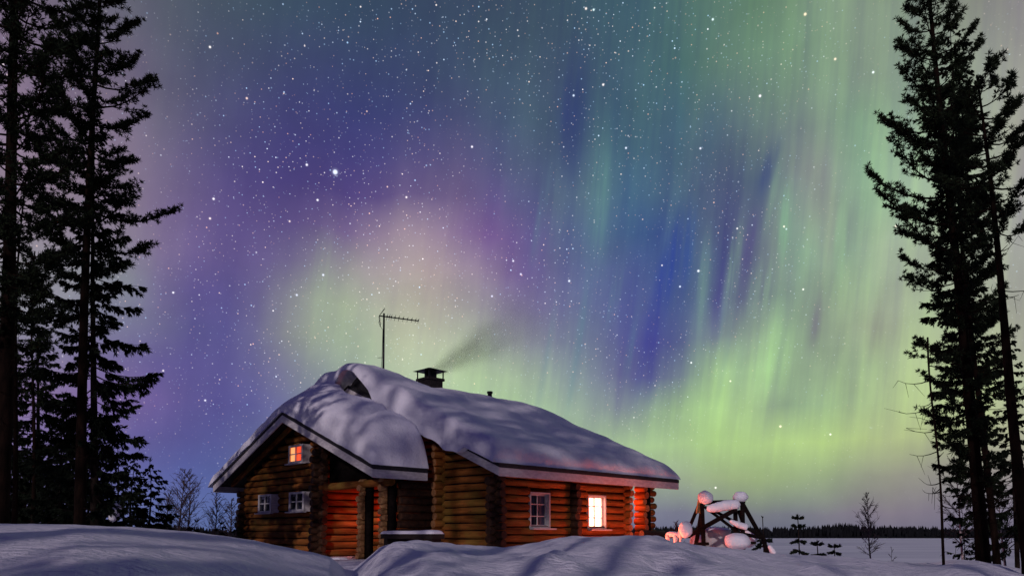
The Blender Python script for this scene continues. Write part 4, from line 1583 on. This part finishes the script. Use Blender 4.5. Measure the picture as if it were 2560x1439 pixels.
def sapling(label, px, y, pxh, seed, tiers, wpx, kind='spruce_sapling'):
    """young conifer with a few distinct snow-bent tiers"""
    rs = np.random.RandomState(seed)
    loc = base_at(px, y)
    top = at(px, pxh, y).z
    h = top - loc.z
    t = empty(kind, loc)
    tag(t, label, 'sapling', 'small conifers on the lake shore')
    mb = MB()
    mb.tube([(0, 0, -.3), (.01, 0, h * .5), (-.01, 0, h)], [.03, .022, .015], 6)
    cen, dirs, size = [], [], []
    W_ = px_len(wpx, y)
    for i, k in enumerate(tiers):
        z = h * k
        for q in range(5):
            a = q * 1.2566 + i * .7 + rs.uniform(-.2, .2)
            L = W_ * (1.05 - .6 * k) * rs.uniform(.8, 1.1)
            e_ = np.array([math.cos(a) * L, math.sin(a) * L, z + L * (.4 if k > .75 else rs.uniform(-.5, .1))])
            b = np.array([0, 0, z])
            mb.tube([b, (b + e_) / 2 + np.array([0, 0, .03]), e_], [.012, .009, .005], 4, cap=False)
            for s_ in np.linspace(.2, 1, 9):
                cen.append(b + (e_ - b) * s_)
                dirs.append((e_ - b) / np.linalg.norm(e_ - b))
                size.append(.13)
    cen.append(np.array([0, 0, h - .08])); dirs.append(np.array([0, 0, 1.])); size.append(.16)
    mb.build('trunk', M['bark_dark'], t)
    blades_mesh('crown', cen, dirs, size, 8, .6, .022, M['needle2'], t, rs)


sapling('straight spruce sapling with clear tiers rising above the far forest', 1994, 27, 1287, 131, (.12, .32, .52, .76, .92), 20)
sapling('broad low sapling just beyond the straight spruce sapling', 2040, 27, 1352, 132, (.25, .55, .85), 22)
sapling('bushy knee high sapling at the lake edge beyond the trestle', 2082, 28, 1362, 133, (.2, .45, .7, .9), 20)
sapling('spindly pine sapling with tufted side shoots behind the trestle', 1906, 29, 1290, 134, (.2, .40, .52), 32)


# --- forest behind the photographer: it throws the dappled moon shadows
def copy_tree(src, loc, rz, scale, label):
    c = src.copy()
    COL.objects.link(c)
    c.location = loc
    c.rotation_euler = (0, 0, rz)
    c.scale = (scale,) * 3
    c['label'] = label
    for ch in src.children:
        k = ch.copy()
        COL.objects.link(k)
        k.parent = c
    return c


src = pine('pine_tree', 'pine behind the photographer, first of a loose row', Vector((-9.6, -4.5, -.4)), 20.5, .17, (.3, 0), 9.6,
           table([(9, .9, .9), (11, 1.6, 1.6), (15, 1.8, 1.8), (20, .6, .6)]), 201, step=.2, dens=.8, dead=4, group='pines standing behind the photographer')
for i, (x, y, rz, s_) in enumerate(((-7.4, -3.6, 1.2, 1.0), (-5.4, -5.5, 2.3, 1.04), (-3.2, -4.2, 3.1, .98), (-12.8, -5.2, 5.1, .97), (-17.0, -3.5, 2.0, .95),
                                    (3.4, -5.0, 3.9, .92), (5.6, -3.6, 5.5, .95), (7.8, -6.0, 1.9, .92), (-20.5, -5.5, .4, .9), (-4.0, -10.5, 4.0, 1.1), (-9.0, -11.5, 2.6, 1.1), (-6.6, -8.5, .9, 1.08), (-8.3, -8.0, 3.3, 1.06), (-12.2, -10.5, 1.6, 1.0), (-19.0, -9.0, 4.7, .95))):
    copy_tree(src, (x, y, -.4), rz, s_, 'pine behind the photographer in a loose row')
low = spruce('spruce_tree', 'low spruce behind the photographer among the pine stems', Vector((-9.0, -4.6, -.5)), 6.6, .07, (0, 0), .6, 1.35, 211, step=.2, dens=.7, group='spruces standing behind the photographer')
for i, (x, y, rz, s_) in enumerate(((-6.4, -5.4, 1.0, 1.1), (-4.3, -4.2, 2.2, 1.15), (-1.8, -5.6, 3.0, 1.15), (.9, -4.4, 4.1, 1.1), (3.0, -6.4, 5.2, 1.2), (-11.5, -6.0, .4, 1.0))):
    copy_tree(low, (x, y, -.5), rz, s_, 'low spruce behind the photographer among the pine stems')
src.scale = (1.13,) * 3
src['label'] = 'pine behind the photographer in a loose row'

# ------------------------------------------------------------------ snowy timber trestle and its neighbours on the east side
TY = 25.5
g0 = at(1800, 1398, TY)
trestle = empty('timber_trestle', (g0.x, g0.y, -.35))
tag(trestle, 'dark timber trestle of crossed boards carrying fat caps of snow', 'trestle')


def tp(px, py, dy=0.0):
    return rel(trestle, at(px, py, TY + dy))


def plank(name, p, q, w, d):
    mb = MB()
    mb.bar(p, q, d, w, up=(0, 1, 0) if abs((Vector(q) - Vector(p)).normalized().y) < .9 else (0, 0, 1))
    return mb.build(name, M['black_wood'], trestle)


u = px_len(1, TY)
plank('leg', tp(1752, 1250), tp(1716, 1335, -.3), 7 * u, .10)
plank('leg', tp(1758, 1255, .1), tp(1733, 1400, .55), 9 * u, .12)
plank('leg', tp(1755, 1258, -.15), tp(1760, 1392, -.4), 8 * u, .12)
plank('leg', tp(1852, 1250), tp(1905, 1345, .5), 8 * u, .12)
plank('leg', tp(1838, 1270, .1), tp(1840, 1340, .1), 9 * u, .12)
plank('leg', tp(1856, 1255, -.1), tp(1858, 1396, -.4), 9 * u, .12)
plank('leg', tp(1846, 1275, .3), tp(1864, 1325, .5), 6 * u, .10)
plank('leg', tp(1905, 1335, .45), tp(1925, 1405, .6), 10 * u, .12)
plank('cross_beam', tp(1722, 1338, -.25), tp(1840, 1272, -.2), 11 * u, .14)
plank('brace', tp(1762, 1266, .05), tp(1838, 1324, .1), 6 * u, .09)
plank('brace', tp(1788, 1277, .25), tp(1897, 1336, .3), 7 * u, .09)
plank('brace', tp(1838, 1330, -.1), tp(1905, 1343, .3), 9 * u, .12)
plank('rail', tp(1738, 1358, -.4), tp(1772, 1358, -.4), 6 * u, .10)
plank('rail', tp(1846, 1355, -.4), tp(1890, 1356, -.4), 5 * u, .10)
plank('ridge_pole', tp(1748, 1256, 0), tp(1862, 1252, 0), 9 * u, .14)
mb = MB()
for i in range(9):
    a = random.uniform(0, 6)
    mb.bar(tp(1748 + i * 1.5, 1248 + (i % 3) * 4, -.1 + .03 * i), tp(1742 + i * 1.6, 1282 - (i % 4) * 5, -.16 + .03 * i), .06, .07)
mb.build('rope_lashing', M['post'], trestle)


def blob(name, parent, c, r, seed, mat='snow', rough=.12, off=(0, 0, 0)):
    """lumpy rounded snow cap"""
    mb = MB()
    n, m_ = 20, 14
    for i in range(m_ + 1):
        th = PI * i / m_
        for k in range(n):
            ph = 2 * PI * k / n
            d = Vector((math.sin(th) * math.cos(ph), math.sin(th) * math.sin(ph), math.cos(th)))
            q = 1 + rough * mnoise.noise(d * 1.5 + Vector((seed, 0, 0))) + rough * .3 * mnoise.noise(d * 4 + Vector((seed, 3, 0)))
            mb.v.append((c[0] + d.x * r[0] * q, c[1] + d.y * r[1] * q, c[2] + d.z * r[2] * q))
    for i in range(m_):
        for k in range(n):
            a, b = i * n + k, i * n + (k + 1) % n
            mb.quad(a, a + n, b + n, b)
    return mb.build(name, M[mat], parent, smooth=True)


def snow_roll(name, parent, pts, radii, seed):
    rs_ = random.Random(seed)
    P_ = []
    Rr = []
    n = 16
    for i in range(n + 1):
        s_ = i / n * (len(pts) - 1)
        k = min(int(s_), len(pts) - 2)
        f = s_ - k
        P_.append(Vector(pts[k]).lerp(Vector(pts[k + 1]), f))
        e = superr(min(i / n, 1 - i / n), .12)
        Rr.append((radii[k] * (1 - f) + radii[k + 1] * f) * max(e, .04) * rs_.uniform(.96, 1.05))
    mb = MB()
    mb.tube(P_, Rr, 14)
    return mb.build(name, M['snow'], parent, smooth=True)


b = blob('snow_cap', trestle, tp(1763, 1243, -.12), (.26, .28, .24), 1)
b = blob('snow_cap', trestle, tp(1851, 1241, .05), (.25, .27, .20), 2)
snow_roll('snow_roll', trestle, [tp(1766, 1272, -.3), tp(1788, 1268, -.25), tp(1815, 1262, -.2), tp(1852, 1260, -.15)], [.10, .165, .18, .17], 3)
snow_roll('snow_roll', trestle, [tp(1824, 1300, -.3), tp(1845, 1310, -.3), tp(1869, 1318, -.25)], [.06, .10, .13], 4)
snow_roll('snow_roll', trestle, [tp(1922, 1362, .35), tp(1930, 1374, .35), tp(1936, 1384, .35)], [.06, .09, .10], 5)

stump = empty('snowy_post', at(1715, 1400, 24.2))
stump.location.z = -.4
tag(stump, 'short dark post topped by a tall rounded snow cap, beside the animal figure', 'post')
mb = MB()
mb.tube([(0, 0, -.2), (0, 0, .70)], [.17, .17], 12)
mb.build('stake', M['darkwood'], stump, smooth=True)
c = rel(stump, at(1714, 1322, 24.2))
blob('snow_cap', stump, c, (.225, .24, .27), 5)

figure = empty('animal_figure', at(1683, 1362, 25.4))
tag(figure, 'pale animal figure on stubby legs, lit orange by the cabin porch', 'figure')
mb = MB()
fp = lambda px, py, dy=0.0: rel(figure, at(px, py, 25.4 + dy))
fig = blob('body', figure, fp(1681, 1334), (.235, .13, .10), 9, 'snow', .05)
mb = MB()
mb.tube([fp(1692, 1331), fp(1699, 1337), fp(1702, 1346), fp(1699, 1353)], [.085, .075, .045, .03], 10)
mb.build('head', M['snow'], figure, smooth=True)
for (px, dy) in ((1667, -.06), (1671, .08), (1686, -.06), (1690, .08)):
    mb = MB()
    mb.tube([fp(px, 1337, dy), fp(px + 1, 1350, dy), fp(px, 1374, dy)], [.065, .04, .045], 10)
    mb.build('leg', M['snow'], figure, smooth=True)

tub = empty('garden_tub', at(1792, 1400, 28.5))
tub.location.z = -.45
tag(tub, 'wide tub flaring upward and brimming with snow, seen through the trestle', 'tub')
c0 = rel(tub, at(1790, 1322, 28.5))
mb = MB()
n = 28
for (rr_, zz) in ((.36, -.2), (.46, c0.z - .35), (.55, c0.z - .12), (.58, c0.z - .02), (.50, c0.z - .02)):
    for k in range(n):
        a = 2 * PI * k / n
        mb.v.append((c0.x + rr_ * math.cos(a), rr_ * .8 * math.sin(a), zz))
for i in range(4):
    for k in range(n):
        a, b2 = i * n + k, i * n + (k + 1) % n
        mb.quad(a, b2, b2 + n, a + n)
mb.build('bowl', M['statue'], tub, smooth=True)
blob('snow_cap', tub, (c0.x, 0, c0.z - .02), (.54, .43, .11), 13)

m1_ = blob('snow_mound', None, at(1843, 1352, 23.6), (.42, .42, .27), 17)
tag(m1_, 'round snow covered boulder under the east leg of the trestle'.replace('east leg', 'far legs'), 'boulder')
m2_ = blob('snow_mound', None, at(1742, 1354, 27.2), (.26, .3, .32), 19)
tag(m2_, 'egg shaped snow lump between the animal figure and the tub', 'boulder')
m3_ = blob('snow_mound', None, at(1868, 1343, 27.0), (.34, .3, .34), 21)
tag(m3_, 'snow lump lit faintly orange behind the trestle legs', 'boulder')

# snow bent sapling at the edge of the western stand
sb = empty('snowy_bush', base_at(285, 21))
tag(sb, 'small bush bowed under a clump of snow below the ragged spruce', 'bush')
mb = MB()
rs = np.random.RandomState(9)
for i in range(14):
    a = rs.uniform(0, 6.3)
    mb.tube([(0, 0, -.2), (.15 * math.cos(a), .15 * math.sin(a), .5), (.4 * math.cos(a), .4 * math.sin(a), rs.uniform(.5, .9))], [.012, .009, .004], 4)
mb.build('branches', M['twig'], sb)
cc = rel(sb, at(287, 1275, 21))
blob('snow_cap', sb, cc, (.16, .17, .19), 23, rough=.5)
blob('snow_cap', sb, cc + Vector((-.04, -.05, -.22)), (.09, .1, .13), 25, rough=.5)

# added lantern, hidden behind the drift, to redden the wall and eave
lw = to_world(4.5, 7.9, 0)
lz = terrain(lw.x, lw.y)
lt = empty('added_lantern', (lw.x, lw.y, lz))
tag(lt, 'added red lantern hidden behind the drift to light the wall and eave', 'lantern')
mb = MB()
mb.tube([(0, 0, -.02), (0, 0, .05)], [.11, .11], 12)
mb.tube([(0, 0, .27), (0, 0, .33)], [.12, .05], 12)
for k in range(4):
    a = PI / 4 + k * PI / 2
    mb.tube([(.09 * math.cos(a), .09 * math.sin(a), .051), (.09 * math.cos(a), .09 * math.sin(a), .269)], [.008, .008], 5)
mb.build('frame', M['metal'], lt)
mb = MB()
mb.tube([(0, 0, .06), (0, 0, .16), (0, 0, .2)], [.03, .035, .012], 10)
mb.build('added_lantern_candle', M['lantern'], lt)
d = bpy.data.lights.new('added_lantern_light', 'POINT')
d.energy = 210
d.color = (1.0, 0.135, 0.05)
d.shadow_soft_size = .08
o = bpy.data.objects.new('added_lantern_light', d)
COL.objects.link(o)
o.parent = lt
o.location = (0, 0, .42)
